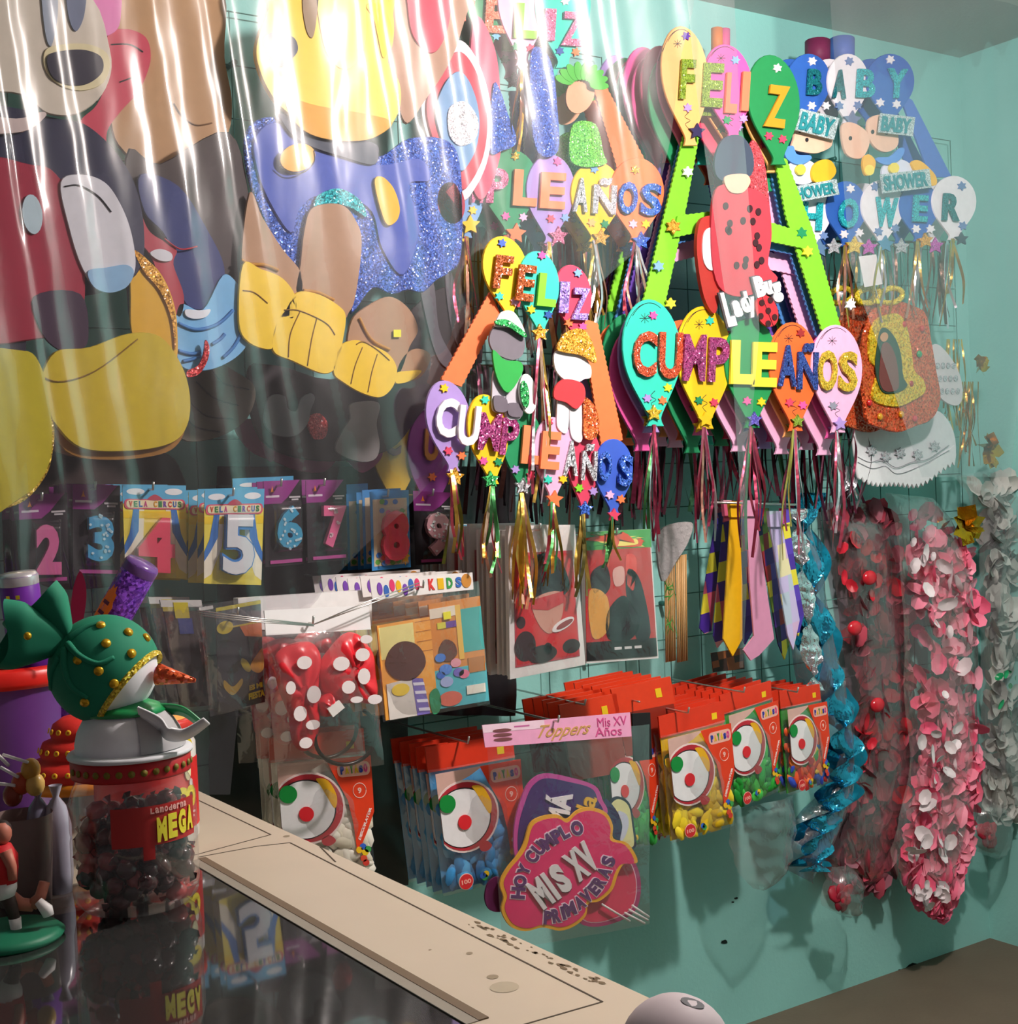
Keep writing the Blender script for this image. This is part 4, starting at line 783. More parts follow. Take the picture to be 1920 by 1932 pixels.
# polka dot bow headband in a bag
c4 = ((497, 1152), (694, 1142), (722, 1442), (518, 1462)); Mf = frame(*c4, .50)
behind(t, 2, .05, 'dim clear favour bag behind the leftmost one', 'dim favour bags')
t = thing('bow_headband_pack', 'clear bag holding a red polka dot bow headband under a white card top', 'headband pack', Mf(.5, 1, 0))
MB().prism(Mf, rect(0, 0, 1, .15), 0, .003, mat('#ffffff')).build('bag_header', t)
RS = mat('#d8202e', rough=.32, spec=.6, bump=.002, scale=12)
def X(P): return [((x-497)/(697-497)-(y-1150)*.00035, (y-1150)/300) for x, y in P]
rb = lambda P: smooth(X(P), 5)
def lobe(P, w):
    b = MB(); S = rb(P); cx = sum(p[0] for p in S)/len(S); cy = sum(p[1] for p in S)/len(S); n = len(S); V = []; rings = ((1, .002), (.97, w*.5), (.8, w*.85), (.5, w*.95), (.2, w))
    for s_, w_ in rings: V += [Mf(cx+(x-cx)*s_, cy+(y-cy)*s_, w_+(.003*math.sin(i*.9+s_*3) if s_ < 1 else 0)) for i, (x, y) in enumerate(S)]
    k = len(rings); b.add(V, [(r*n+i, r*n+(i+1) % n, (r+1)*n+(i+1) % n, (r+1)*n+i) for r in range(k-1) for i in range(n)]+[tuple((k-1)*n+i for i in range(n))], RS, True); return b
def dots(b, L_, w):
    for x, y, rx, ry in L_: b.prism(Mf, X(ell(x, y, rx, ry, 14)), w, w+.0012, mat('#f0e6e6', rough=.35))
    return b
dots(lobe([(516, 1235), (550, 1212), (588, 1215), (600, 1255), (592, 1300), (596, 1345), (590, 1395), (568, 1412), (548, 1392), (540, 1340), (522, 1290)], .020), [(560, 1246, 14, 12), (535, 1290, 9, 12), (577, 1305, 13, 16), (552, 1338, 12, 14), (575, 1360, 13, 9), (562, 1392, 12, 10)], .0245).build('bow_loop', t)
dots(lobe([(594, 1262), (628, 1215), (655, 1198), (680, 1208), (700, 1245), (706, 1300), (698, 1332), (672, 1330), (634, 1328), (606, 1310)], .024), [(627, 1252, 16, 13), (668, 1238, 14, 12), (670, 1278, 12, 15), (640, 1296, 13, 12), (690, 1322, 14, 9), (655, 1320, 12, 6), (676, 1210, 12, 8)], .0285).build('bow_loop', t)
lobe([(592, 1320), (612, 1306), (622, 1330), (612, 1350), (596, 1345)], .03).build('bow_knot', t)
MB().prism(Mf, [(p[0]+.0, p[1]) for p in X([(598, 1332), (620, 1318), (630, 1332), (608, 1348)])], .03, .034, mat('#e8e4e0')).build('clip', t)
arc = X([(645+58*math.cos(a), 1388+54*math.sin(a)) for a in [PI*1.05-i*PI*1.35/24 for i in range(25)]])
MB().tube([Mf(u, v, .008) for u, v in arc], .0035, mat('#151517', rough=.25), 8).build('headband', t)
bag(t, Mf, .030, y0=.14)
dup_ = MB().prism(frame((440, 1128), (690, 1112), (692, 1180), (444, 1188), .44), rect(0, 0, 1, 1), 0, .02, mat('#f4f4f2', rough=.3)); dup_.build('bag_header_stack', t)
hook(592, 1176, .50, 'thin metal peg through the polka dot bow bag')
b = MB()
for dy in (0, 5, 10): b.tube([wp(372+dy, 1152+dy, .52), wp(480, 1166+dy*.7, .525), wp(592, 1178+dy*.3, .53)], .0011, HK, 5)
for dy in (0, 6): b.tube([wp(592, 1178, .53), wp(690, 1136+dy, .53), wp(790, 1100+dy, .52)], .0011, HK, 5)
b.build('twist_tie', label='long silver twist tie strung across the white header of the bow bag', cat='wire')

behind(t, 2, .075, 'clear bag with red polka dot bow behind the front one', 'bow bags behind', skip=('bag_header_stack',))
# two-panel party card bag
c4 = ((700, 1130), (902, 1096), (923, 1328), (722, 1362)); Mf = frame(*c4, .50)
t = thing('party_card_pack', 'clear bag with bright orange and turquoise party cards under a lettered white header', 'card pack', Mf(.5, 1, 0))
b = MB().prism(Mf, rect(.02, .22, .5, .99), 0, .004, mat('#f0a848')).prism(Mf, rect(.5, .12, .99, .97), 0, .0035, mat('#d88a3c'))
for k in range(4): b.prism(Mf, rect(.36, .24+.08*k, .5, .245+.08*k), .004, .0045, mat('#b8702c'))
b.prism(Mf, rect(.03, .24, .34, .5), .004, .0045, mat('#efe49a'))
b.prism(Mf, smooth([(.06, .55), (.1, .44), (.2, .38), (.32, .40), (.4, .48), (.42, .58), (.36, .66), (.26, .7), (.13, .66)]), .0045, .006, mat('#5a342c'))
b.prism(Mf, [(.05, .7), (.28, .68), (.36, .99), (.05, .99)], .0045, .0055, mat('#ddd6d0')); b.prism(Mf, [(.28, .68), (.38, .7), (.42, .99), (.3, .99)], .0055, .006, mat('#7a6ab8'))
for k in range(4): b.prism(Mf, [(.285+.01*k, .72+.07*k), (.385+.01*k, .73+.07*k), (.39+.01*k, .755+.07*k), (.29+.01*k, .745+.07*k)], .006, .0064, mat('#e8e4f4'))
b.prism(Mf, ell(.17, .76, .08, .05), .006, .0066, mat('#f0d048'))
b.prism(Mf, rect(.5, .66, .99, .97), .0035, .004, mat('#58b8c4')); b.prism(Mf, rect(.78, .2, .99, .55), .0035, .004, mat('#4aa8a4')); b.prism(Mf, rect(.74, .16, .79, .6), .004, .0046, mat('#e8b84c'))
b.prism(Mf, rect(.5, .16, .78, .24), .0035, .0045, mat('#e8dccc')); b.prism(Mf, rect(.64, .28, .74, .33), .004, .0048, mat('#6a3c9a')); b.prism(Mf, rect(.56, .28, .64, .33), .004, .0048, mat('#d8d048'))
b.prism(Mf, smooth([(.56, .48), (.62, .42), (.7, .46), (.72, .55), (.64, .6), (.56, .56)]), .0045, .0055, mat('#6a4034'))
for x, y, r, h in ((.56, .56, .05, '#4a7ad0'), (.6, .66, .06, '#5a8adc'), (.7, .62, .05, '#e8a0b0'), (.6, .76, .06, '#a8b4e0'), (.72, .7, .05, '#7a6ac0'), (.77, .72, .05, '#e87a9a'), (.55, .7, .04, '#3a6ac8')): b.prism(Mf, ell(x, y, r, r*.7), .0045, .0056, mat(h))
b.prism(Mf, rect(.82, .6, .98, .72), .004, .005, mat('#b8702c')); b.prism(Mf, ell(.62, .9, .11, .06), .005, .0058, mat('#d87060')); b.prism(Mf, smooth([(.43, .84), (.5, .8), (.53, .9), (.5, .99), (.44, .99)]), .005, .0058, mat('#2c8a5c'))
b.prism(Mf, rect(.78, .82, .96, .89), .005, .006, mat('#efe8dc'))
b.build('card', t)
MB().prism(Mf, rect(.62, .2, .69, .26), .006, .007, mat('#f0e820')).build('price_sticker', t)
bag(t, Mf, .014)
Mh = frame((696, 1092), (890, 1080), (892, 1112), (702, 1132), .51)
h = MB().prism(Mh, rect(0, 0, 1, 1), 0, .002, mat('#ece8e6')).build('bag_header', t)
b = MB()
for i, (ch, cc) in enumerate(zip('KIDS', ['#d83c3c', '#e8b820', '#3c9a4c', '#3a6ab8'])): b.text(Mh, ch, .55+.09*i, .2, .61+.09*i, .8, .002, .003, mat(cc), bold=.05)
for k in range(7): b.prism(Mh, ell(.08+.06*k, .5+.15*math.sin(k*2), .025, .3), .002, .0028, mat(['#7a4ab0', '#3a6ab8', '#d83c6c', '#e8b820'][k % 4]))
b.prism(Mh, ell(.93, .45, .05, .4), .002, .003, mat('#c8883c')); b.build('header_print', h)
hook(800, 1108, .51, 'thin metal peg through the party card bag')

behind(t, 5, .045, 'clear bag of orange and turquoise party cards behind the front one', 'party card bags behind')
# red gift bags
def gift(c4, off, lab, kind, n):
    Mf = frame(*c4, off); t = thing('gift_bag', lab, 'gift bag', Mf(.5, 1, 0), 'red paper gift bags'); b = MB()
    b.prism(Mf, rect(0, 0, 1, 1), -.008, .0, mat('#e6e0de', rough=.3))
    if kind:
        b.prism(Mf, rect(.07, .18, .93, .93), 0, .001, mat('#b83a4a', rough=.2)); b.prism(Mf, rect(.09, .2, .91, .915), .001, .0015, mat('#c8202a', rough=.2))
        b.prism(Mf, smooth([(.25, .5), (.35, .22), (.7, .22), (.85, .42), (.7, .5), (.5, .46)]), .0015, .002, mat('#1c1a24', rough=.25)); b.prism(Mf, smooth([(.32, .5), (.7, .46), (.72, .62), (.55, .74), (.38, .66)]), .002, .0025, mat('#c89080'))
        b.prism(Mf, [(.3, .5), (.75, .46), (.75, .54), (.52, .58), (.3, .56)], .0025, .003, mat('#b82430'))
        for x, y, rx, ry in ((.2, .8, .14, .1), (.15, .64, .06, .04), (.82, .85, .12, .05), (.42, .87, .2, .06), (.5, .84, .06, .04)): b.prism(Mf, ell(x, y, rx, ry), .0015, .002, mat('#2c1418'))
        b.prism(Mf, ell(.72, .69, .16, .035, rot=-.2), .0025, .0032, mat('#e4e0e0')); b.prism(Mf, ell(.74, .69, .12, .02, rot=-.2), .0032, .0036, mat('#8a2028'))
    else:
        b.prism(Mf, rect(0, .0, 1, .14), 0, .001, mat('#3f9a3c')); b.prism(Mf, rect(0, .14, .98, .98), 0, .001, mat('#b82a2c', rough=.2)); b.prism(Mf, rect(0, .84, .98, .98), .001, .0014, mat('#161214'))
        rr = random.Random(2)
        for k in range(9): b.prism(Mf, smooth([(rr.uniform(0, .9), rr.uniform(0, .14)) for _ in range(4)], 3), .001+.0001*k, .0016+.0001*k, mat(rr.choice(['#e8c83c', '#d84a28', '#5ab048', '#f0e070'])))
        for P, h in (([(.1, .3), (.3, .26), (.35, .42), (.2, .5), (.08, .42)], '#2a2428'), ([(.05, .45), (.3, .5), (.3, .75), (.08, .8)], '#d8a04c'), ([(.3, .62), (.55, .5), (.75, .7), (.6, .84), (.3, .82)], '#17141a'), ([(.62, .3), (.8, .4), (.9, .8), (.7, .84), (.58, .5)], '#201c26'), ([(.4, .3), (.55, .28), (.55, .4), (.42, .42)], '#d8a8a0'), ([(.6, .2), (.75, .22), (.7, .45), (.6, .42)], '#d84a44')): b.prism(Mf, smooth(P), .0014, .002, mat(h, rough=.2))
        for x in (.38, .52, .66): b.prism(Mf, rect(x, .89, x+.1, .91), .0015, .002, mat('#d8d4d4'))
    b.build('bag_panel', t)
    for k in range(n): MB().prism(Mf, rect(.02, .03, .98, .985), -.016-.016*k, -.009-.016*k, mat('#dcd6d4' if k % 2 else '#f0ecea')).build('folded_side', t)
    bag(t, Mf, .008); return t
gift(((958, 992), (1084, 990), (1104, 1254), (962, 1282)), .50, 'red gift bag with white border and dark spots, nearest the long ribbons', 1, 3); g1 = [o for o in bpy.data.objects if o.name == 'gift_bag'][0]; behind(g1, 4, .07, 'red gift bag with white border behind the front spotted one', 'spotted gift bags behind')
gift(((1102, 1004), (1226, 998), (1242, 1242), (1106, 1252)), .46, 'red and black gift bag with a green top, beside the bamboo mat', 0, 3)
hook(1020, 1000, .52, 'thin metal peg through the red spotted gift bag'); hook(1165, 1008, .48, 'thin metal peg through the red and black gift bag')
b = MB().prism(flat(.20), smooth([(1240, 1005), (1300, 985), (1296, 1020), (1272, 1060), (1246, 1096)]), 0, .006, mat('#aaa4a4', bump=.004, scale=90)); b.build('lace_cloth', label='grey lace corner poking out beside the white gift bag edges', cat='cloth')
# bamboo mats
for i, (x0, lab) in enumerate(((1252, 'rolled bamboo mat with green leaf print beside the gift bags'), (1274, 'plain bamboo mat standing right of the printed one'))):
    Mf = frame((x0, 1050), (x0+21, 1045), (x0+23, 1246), (x0+3, 1250), .18); t = thing('bamboo_mat', lab, 'mat', Mf(.5, 1, 0)); b = MB()
    for k in range(6): b.tube([Mf((k+.5)/6, 0, 0), Mf((k+.5)/6, 1, 0)], .0022, mat(['#c89c64', '#d8b07c', '#b88a52'][k % 3]), 6)
    b.build('slats', t)
    if i == 0:
        b = MB(); rr = random.Random(8)
        for k in range(16): x, y = rr.uniform(.1, .9), rr.choice([.3, .35, .6, .66])+rr.uniform(-.05, .05); b.prism(Mf, ell(x, y, .3, .006, 6, rot=rr.uniform(-.5, .5)), .0022, .0028, mat('#3c9a3c'))
        b.build('leaf_print', t)

# neckties
P1 = patches(['#e8dc3c', '#4a2a9a', '#2c2440', '#d05a7a', '#3a2a80', '#e8a8b8', '#4a2a9a', '#e0d83c'], 26, 22)
P2 = patches(['#f0e03c', '#4a2488', '#1c1838', '#a82c34', '#4a2488', '#6a8a2c', '#1c2460', '#5a3ca8'], 60, 26)
P3 = patches(['#c8bce4', '#e8e0b0', '#b8c8d8', '#d4b4d8', '#c0b4e0'], 40, 26)
P4 = patches(['#5a3cb4', '#4a2a9a', '#5a3cb4', '#e8dc3c', '#4a34a8', '#5a3cb4', '#d83c7c'], 28, 26)
def tie(P, off, m, lab, m2=None):
    b = MB(); b.prism(flat(off), P, 0, .004, m); t = thing('necktie', lab, 'necktie', wp(*P[len(P)//2], off), 'party neckties'); b.build('blade', t)
    xs = [p for p in P]; a, c = xs[0], xs[1]
    MB().prism(flat(off+.004), [(a[0]-3, a[1]-26), (c[0]+3, c[1]-26), (c[0], c[1]+4), (a[0], a[1]+4)], -.004, .006, m2 or m).build('knot', t); return t
tie([(1348, 985), (1362, 985), (1352, 1080), (1340, 1190), (1328, 1196), (1318, 1185), (1330, 1090)], .14, P1, 'dark patchwork necktie at the left end of the tie row')
tie([(1364, 970), (1378, 970), (1374, 1100), (1364, 1206), (1352, 1222), (1344, 1200), (1352, 1100)], .17, P1, 'purple and yellow spotted necktie left of the plain yellow tie')
tie([(1376, 972), (1392, 972), (1398, 1100), (1398, 1205), (1380, 1238), (1362, 1205), (1368, 1100)], .22, mat('#e8b41c', rough=.35), 'plain golden yellow necktie')
tie([(1396, 970), (1408, 970), (1414, 1090), (1418, 1190), (1404, 1216), (1392, 1195), (1394, 1090)], .19, P4, 'violet necktie with yellow half moons between yellow and pink ties')
tie([(1406, 970), (1424, 970), (1442, 1100), (1458, 1205), (1430, 1236), (1414, 1246), (1400, 1226), (1420, 1200), (1412, 1100)], .25, mat('#d48fb0', rough=.35), 'plain dusty pink necktie, widest of the row')
tie([(1424, 985), (1444, 985), (1466, 1080), (1490, 1200), (1478, 1244), (1466, 1215), (1446, 1100)], .22, P2, 'dark chequered necktie with yellow squares')
tie([(1450, 990), (1472, 990), (1490, 1080), (1506, 1170), (1494, 1226), (1484, 1200), (1464, 1080)], .26, P3, 'pale lilac chequered necktie')
tie([(1474, 985), (1486, 985), (1500, 1080), (1514, 1160), (1504, 1200), (1494, 1150), (1482, 1060)], .22, P4, 'violet striped necktie at the right end of the tie row')
b = MB().tube([wp(1340, 948, .24), wp(1500, 952, .24)], .003, HK, 6); b.build('tie_rail', label='thin rail carrying the neckties under the ribbons', cat='rail')
b = MB().prism(flat(.12), [(1340, 1232), (1400, 1222), (1402, 1262), (1344, 1268)], 0, .004, patches(['#3a2420', '#9a5a2c', '#2c1a18', '#6a3a24'], 40, 60)); b.build('tie_box', label='small brown lettered box under the yellow necktie', cat='box')

BP = mat('#191518', rough=.28, spec=.6, bump=.01, scale=9)  # black bag, spread wide to darken the wall behind the packs
b = MB(); b.sheet(lambda u, v: wp(410+560*u, 880+470*v, .055)+Vector((0, -.012*noise.noise(Vector((u*9, v*5, 2)))-.006*math.sin(u*40), 0)), 60, 24, BP)
b.build('black_bag', label='black plastic bag sheet added to darken the wall behind candle packs and party cards', cat='plastic bag')
b = MB(); b.sheet(lambda u, v: wp(395+375*u, 1340+330*v, .05)+Vector((0, -.01*noise.noise(Vector((u*7, v*5, 7))), 0)), 40, 20, mat('#2c3430', rough=.35, spec=.5, bump=.008, scale=8))  # sheet coloured like the wall in shadow, put there as its shade
b.build('wall_shade_sheet', label='dark green grey sheet standing in for wall shade behind the cream balloon bags', cat='plastic bag')
# ---------------------------------------------------------------- bags of party balloons with a red header card
def fill(Mf, u0, v0, u1, v1, n, cols_, w, size=.11, seed=1, asp=1.0):
    """limp rubber balloons packed flat"""
    rr = random.Random(seed); b = MB()
    for k in range(n):
        u, v = rr.uniform(u0, u1), rr.uniform(v0, v1); a = rr.uniform(0, PI*2); r1 = size*rr.uniform(.7, 1.2); r2 = r1*rr.uniform(.45, .7); z = w*rr.uniform(.35, 1)
        tu, tv = rr.uniform(-.35, .35), rr.uniform(-.35, .35); n_ = 9; V = [Mf(u, v, z+.0035)]
        for ring in (.6, 1):
            for i in range(n_):
                q = 2*PI*i/n_; x = r1*ring*math.cos(q)*(1.25 if math.cos(q) > .5 else 1); y = r2*ring*math.sin(q); X_, Y_ = x*math.cos(a)-y*math.sin(a), (x*math.sin(a)+y*math.cos(a))*asp
                V.append(Mf(min(1.0, max(.0, u+X_)), min(1.0, max(v0-.04, v+Y_)), z+(.0025 if ring < 1 else -.002)+tu*X_*.05+tv*Y_*.05))
        Fs = [(0, 1+i, 1+(i+1) % n_) for i in range(n_)]+[(1+i, 1+n_+i, 1+n_+(i+1) % n_, 1+(i+1) % n_) for i in range(n_)]
        b.add(V, Fs, mat(rr.choice(cols_), rough=.35, spec=.5), True)
    return b
def balloon_bag(c4, off, cols_, label, seed=1, w=.022, full=True, hd=.17):
    Mf = frame(*c4, off); t = thing('balloon_bag', label, 'balloon bag', Mf(.5, 1, 0)); A = .72
    hb = MB().prism(Mf, rect(-.0, 0, 1.0, hd), -.001, .003, mat('#dc3a20', rough=.4)).build('header_card', t)
    MB().prism(Mf, rect(.80, hd*.45, .88, hd*.75), .003, .0036, mat('#f0d020')).build('price_sticker', hb)
    MB().prism(Mf, rect(.02, hd, .98, .99), -.004, -.002, mat(cols_[0], rough=.5)).build('bag_back', t)
    o = fill(Mf, .08, hd+.2, .92, .95, 130, cols_, w*.8, seed=seed, asp=A).build('balloons', t); o['kind'] = 'stuff'
    p = MB(); z = w
    p.prism(Mf, [(.52, hd), (1, hd), (.99, .55), (.9, .68), (.78, .83), (.76, .62), (.72, .46), (.62, .32)], z, z+.0008, mat('#e04020', rough=.35))
    p.prism(Mf, [(.02, hd), (.56, hd), (.4, hd+.05), (.16, hd+.1), (.02, hd+.16)], z, z+.0006, mat('#d8b0a4', rough=.35))
    ring = [(.30+.37*math.cos(a)*(1.0), .485+.235*math.sin(a)) for a in [i*PI/18 for i in range(36)]]
    sc = lambda s, dx=0, dy=0: [(max(.02, .30+dx+(x-.30)*s), .485+dy+(y-.485)*s) for x, y in ring]
    p.prism(Mf, sc(1.04), z+.0008, z+.0014, mat('#f0dcd8')); p.prism(Mf, sc(.98), z+.0014, z+.002, mat('#b82c38')); p.prism(Mf, sc(.86, -.03, .005), z+.002, z+.0026, mat('#201c20')); p.prism(Mf, sc(.83, -.035, .006), z+.0026, z+.0032, mat('#f0eef0', rough=.3))
    p.prism(Mf, smooth([(.40, .29), (.52, .31), (.6, .42), (.57, .5), (.5, .42), (.44, .34)]), z+.0032, z+.0036, mat('#e8b020'))
    p.prism(Mf, ell(.10, .375, .09, .06), z+.0036, z+.006, mat('#1c8a3c', rough=.25)); p.prism(Mf, ell(.27, .52, .075, .05), z+.0036, z+.006, mat('#d82c34', rough=.25))
    p.prism(Mf, smooth([(.42, .70), (.50, .68), (.56, .72), (.50, .75), (.43, .74)]), z+.0014, z+.002, mat('#b82c38'))
    for i, (ch, cc) in enumerate(zip('PAYASO', ['#2c3c9a', '#e8c020', '#2c8a3c', '#e8c020', '#2c3c9a', '#d83a8a'])): p.text(Mf, ch, .66+.05*i, hd+.055+.006*math.sin(i*2), .70+.05*i, hd+.11, z+.0016, z+.0022, mat(cc), bold=.08, rot=-.08)
    p.prism(Mf, rrect(.63, hd+.035, .98, hd+.13, .05, .04), z+.0008, z+.0014, mat('#f0b4a4'))
    p.tube([Mf(.85+.07*math.cos(a), .40+.05*math.sin(a), z+.001) for a in [i*PI/10 for i in range(21)]], .0008, mat('#f0c8bc'), 4)
    p.text(Mf, '9', .83, .38, .87, .42, z+.0008, z+.0014, mat('#f0c8bc'))
    for i, ch in enumerate('DECORATOR'): p.text(Mf, ch, .80+.0165*i, .705-.023*i, .83+.0165*i, .73-.023*i, z+.0008, z+.0015, mat('#f4e4e0'), bold=.04, rot=-1.1)
    p.prism(Mf, ell(.22, .92, .085, .055), z+.0006, z+.0012, mat('#f0c0b0')); p.prism(Mf, ell(.22, .92, .078, .05), z+.0012, z+.0018, mat('#d02c30')); p.text(Mf, '100', .165, .905, .275, .935, z+.0018, z+.0023, mat('#f0b0a0'))
    rr = random.Random(4)
    for x, y, h in ((.84, .78, '#3060c0'), (.80, .80, '#e8b820'), (.89, .80, '#3c9a4c'), (.86, .82, '#e8c020'), (.84, .86, '#d04a30'), (.86, .89, '#c83a2c'), (.42, .91, '#3060c0'), (.46, .905, '#e8c020'), (.44, .925, '#3c9a4c')): p.prism(Mf, ell(x, y, .035, .022), z+.0006+.0002*rr.random(), z+.0014, mat(h))
    p.build('printed_label', t)
    bag(t, Mf, w+.006, y0=hd-.02, nm='bag_film')
    return t
RH = 'red header balloon bag hanging further back on the same peg'
t = balloon_bag(((505, 1392), (684, 1374), (706, 1650), (524, 1668)), .40, ['#ece4d2', '#f4eee0', '#d8cfba'], 'bag of cream white balloons partly hidden behind the counter edge', 1)
behind(t, 2, .03, 'bag of cream white balloons hanging behind the front one', 'cream balloon bags')
t = balloon_bag(((800, 1410), (965, 1384), (990, 1646), (834, 1690)), .40, ['#4aa4e0', '#5ab4ea', '#3a8cc8'], 'bag of light blue balloons left of the pink party signs', 2)
behind(t, 4, .03, 'bag of light blue balloons hanging behind the front one', 'blue balloon bags')
t = balloon_bag(((1128, 1372), (1226, 1352), (1238, 1590), (1148, 1606)), .22, ['#2ca83c', '#3cc04c', '#1c8a30'], 'bag of green balloons half covered by the pink party signs', 3)
behind(t, 3, .04, 'bag of green balloons behind the half covered one', 'green balloon bags')
t = balloon_bag(((1240, 1352), (1362, 1322), (1383, 1556), (1264, 1590)), .27, ['#f0cc1c', '#f8dc30', '#d8b010'], 'bag of yellow balloons, front one right of the pink party signs', 4)
behind(t, 7, .03, 'bag of yellow balloons hanging behind the front one', 'yellow balloon bags')
t = balloon_bag(((1356, 1312), (1452, 1284), (1468, 1490), (1378, 1528)), .23, ['#2cac3c', '#48c850', '#1c8a2c'], 'bag of green balloons between the yellow and the many-coloured one', 5)
behind(t, 6, .03, 'bag of green balloons hanging behind the uncovered green one', 'green balloon bags')
t = balloon_bag(((1468, 1304), (1544, 1290), (1560, 1474), (1484, 1500)), .20, ['#3c9a3c', '#e85a2c', '#e8c020', '#c83030', '#2c48b0', '#f08030'], 'bag of many-coloured balloons beside the blue foil garland', 6)
behind(t, 4, .03, 'bag of many-coloured balloons hanging behind the front one', 'many-coloured balloon bags')
t = balloon_bag(((1222, 1372), (1258, 1364), (1270, 1572), (1234, 1586)), .18, ['#c02838', '#d83848', '#a01c2c'], 'narrow view of a bag of red balloons left of the yellow one', 7)
behind(t, 2, .04, 'bag of red balloons behind the narrow red one', 'red balloon bags')
for c4, n, lab, g in ((((1052, 1330), (1160, 1308), (1176, 1400), (1066, 1420)), 4, 'plain red header card of a balloon bag stacked above the pink party signs', 'header stack left'), (((1150, 1300), (1262, 1276), (1278, 1360), (1166, 1380)), 5, 'plain red header card of a balloon bag stacked above the yellow balloons', 'header stack middle')):
    Mf = frame(*c4, .24); t = thing('balloon_bag', lab, 'balloon bag', Mf(.5, 1, 0), 'red headers '+g)
    hb = MB().prism(Mf, rect(0, 0, 1, .6), 0, .004, mat('#e04020', rough=.4)).build('header_card', t); MB().prism(Mf, rect(.7, .2, .8, .4), .004, .005, mat('#f0c820')).build('price_sticker', hb)
    MB().prism(Mf, rect(.03, .6, .97, 1.6), -.004, .004, mat('#8a2a1c', rough=.4)).build('bag_body', t)
    MB().tube([Mf(.3, .35, .004), Mf(.3, .35, .03)], .002, HK).build('staple', t)
    behind(t, n, .034, lab+', further back', 'red headers '+g)
for px, py, o, l in ((600, 1388, .42, 'cream balloons'), (885, 1402, .42, 'blue balloons'), (1300, 1345, .30, 'yellow balloons'), (1405, 1306, .26, 'green balloons'), (1506, 1306, .22, 'many-coloured balloons'), (1180, 1368, .24, 'half covered green balloons'), (1105, 1330, .26, 'red header stack')):
    hook(px, py, o, 'metal peg holding the row of bags of '+l)

# party signs in a bag
c4 = ((912, 1368), (1222, 1342), (1222, 1742), (946, 1790)); OF = .46; Mf = frame(*c4, OF)
t = thing('party_sign_pack', 'clear bag of pink flower shaped party signs lettered MIS XV', 'party sign pack', Mf(.5, 1, 0))
Mh = frame((908, 1368), (1187, 1344), (1190, 1389), (914, 1410), OF+.02)
h = MB().prism(Mh, rect(0, 0, 1, 1), 0, .002, mat('#f0a8cc')).prism(Mh, rect(0, .0, .4, .35), .002, .0024, mat('#f4d4e4')).build('bag_header', t)
b = MB().text(Mh, 'Toppers', .34, .22, .7, .92, .002, .003, mat('#c89a5c'), bold=.01, shear=.1).text(Mh, 'Mis XV', .76, .12, .97, .5, .002, .003, mat('#d0508c'), bold=0).text(Mh, 'Años', .74, .52, .93, .9, .002, .003, mat('#d0508c'), bold=0)
for k in range(3): b.prism(Mh, ell(.12, .3+.2*k, .06, .08), .002, .0028, mat('#7a4a4c'))
b.prism(Mh, rect(.2, .15, .3, .22), .002, .0026, mat('#c86aa0')); b.build('header_print', h)
MB().prism(frame((1190, 1346), (1224, 1344), (1228, 1432), (1194, 1436), OF-.02), rect(0, 0, 1, 1), 0, .004, mat('#1c1a1c')).build('dark_header', t)
M = flat(OF)
def ins(P, d):
    cx = sum(p[0] for p in P)/len(P); cy = sum(p[1] for p in P)/len(P); R = []
    for x, y in P: L_ = math.hypot(x-cx, y-cy) or 1; R.append((x-(x-cx)*d/L_, y-(y-cy)*d/L_))
    return R
# lower layers
rear = smooth([(1130, 1600), (1180, 1598), (1212, 1640), (1218, 1690), (1200, 1730), (1140, 1752), (1100, 1740), (1110, 1680)])
MB().prism(M, rear, -.02, -.016, mat('#a82a6a')).prism(M, ins(rear, 8), -.016, -.0155, mat('#e8bccc')).prism(M, ins(rear, 10), -.0155, -.015, mat('#d8345c')).build('rear_sign', t)
MB().prism(M, smooth([(930, 1670), (950, 1658), (968, 1680), (960, 1720), (935, 1722), (924, 1700)]), -.02, -.016, mat('#5a1c48')).build('rear_sign', t)
MB().prism(M, smooth([(1160, 1520), (1178, 1506), (1200, 1520), (1208, 1560), (1212, 1600), (1195, 1606), (1172, 1590), (1155, 1555)]), -.024, -.02, mat('#1c1c3c')).prism(M, smooth([(1163, 1524), (1178, 1511), (1197, 1524), (1204, 1562), (1207, 1598), (1194, 1600), (1176, 1584), (1160, 1552)]), -.02, -.019, mat('#ece8a4')).prism(M, smooth([(1152, 1510), (1175, 1535), (1186, 1575), (1182, 1590), (1168, 1580), (1156, 1545)]), -.019, -.018, mat('#2c2c5c')).prism(M, smooth([(1176, 1534), (1192, 1540), (1196, 1560), (1188, 1584), (1180, 1588), (1184, 1560)]), -.018, -.017, mat('#d4d8ec')).build('sandal_sign', t)
pu = smooth([(992, 1500), (1010, 1472), (1036, 1461), (1080, 1468), (1128, 1484), (1142, 1510), (1150, 1540), (1100, 1580), (1000, 1630), (978, 1620), (976, 1560)])
b = MB().prism(M, pu, -.014, -.010, mat('#c8449c')).prism(M, ins(pu, 9), -.010, -.009, mat('#3c1868')).build('purple_sign', t)
MB().text(M, 'MAMÁ', 990, 1530, 1110, 1580, -.009, -.006, mat('#f4f0f4'), bold=.05, rot=-1.40).text(M, 'la', 1096, 1500, 1126, 1532, -.009, -.006, mat('#e8b828'), bold=.02, rot=-1.2).build('sign_lettering', b)
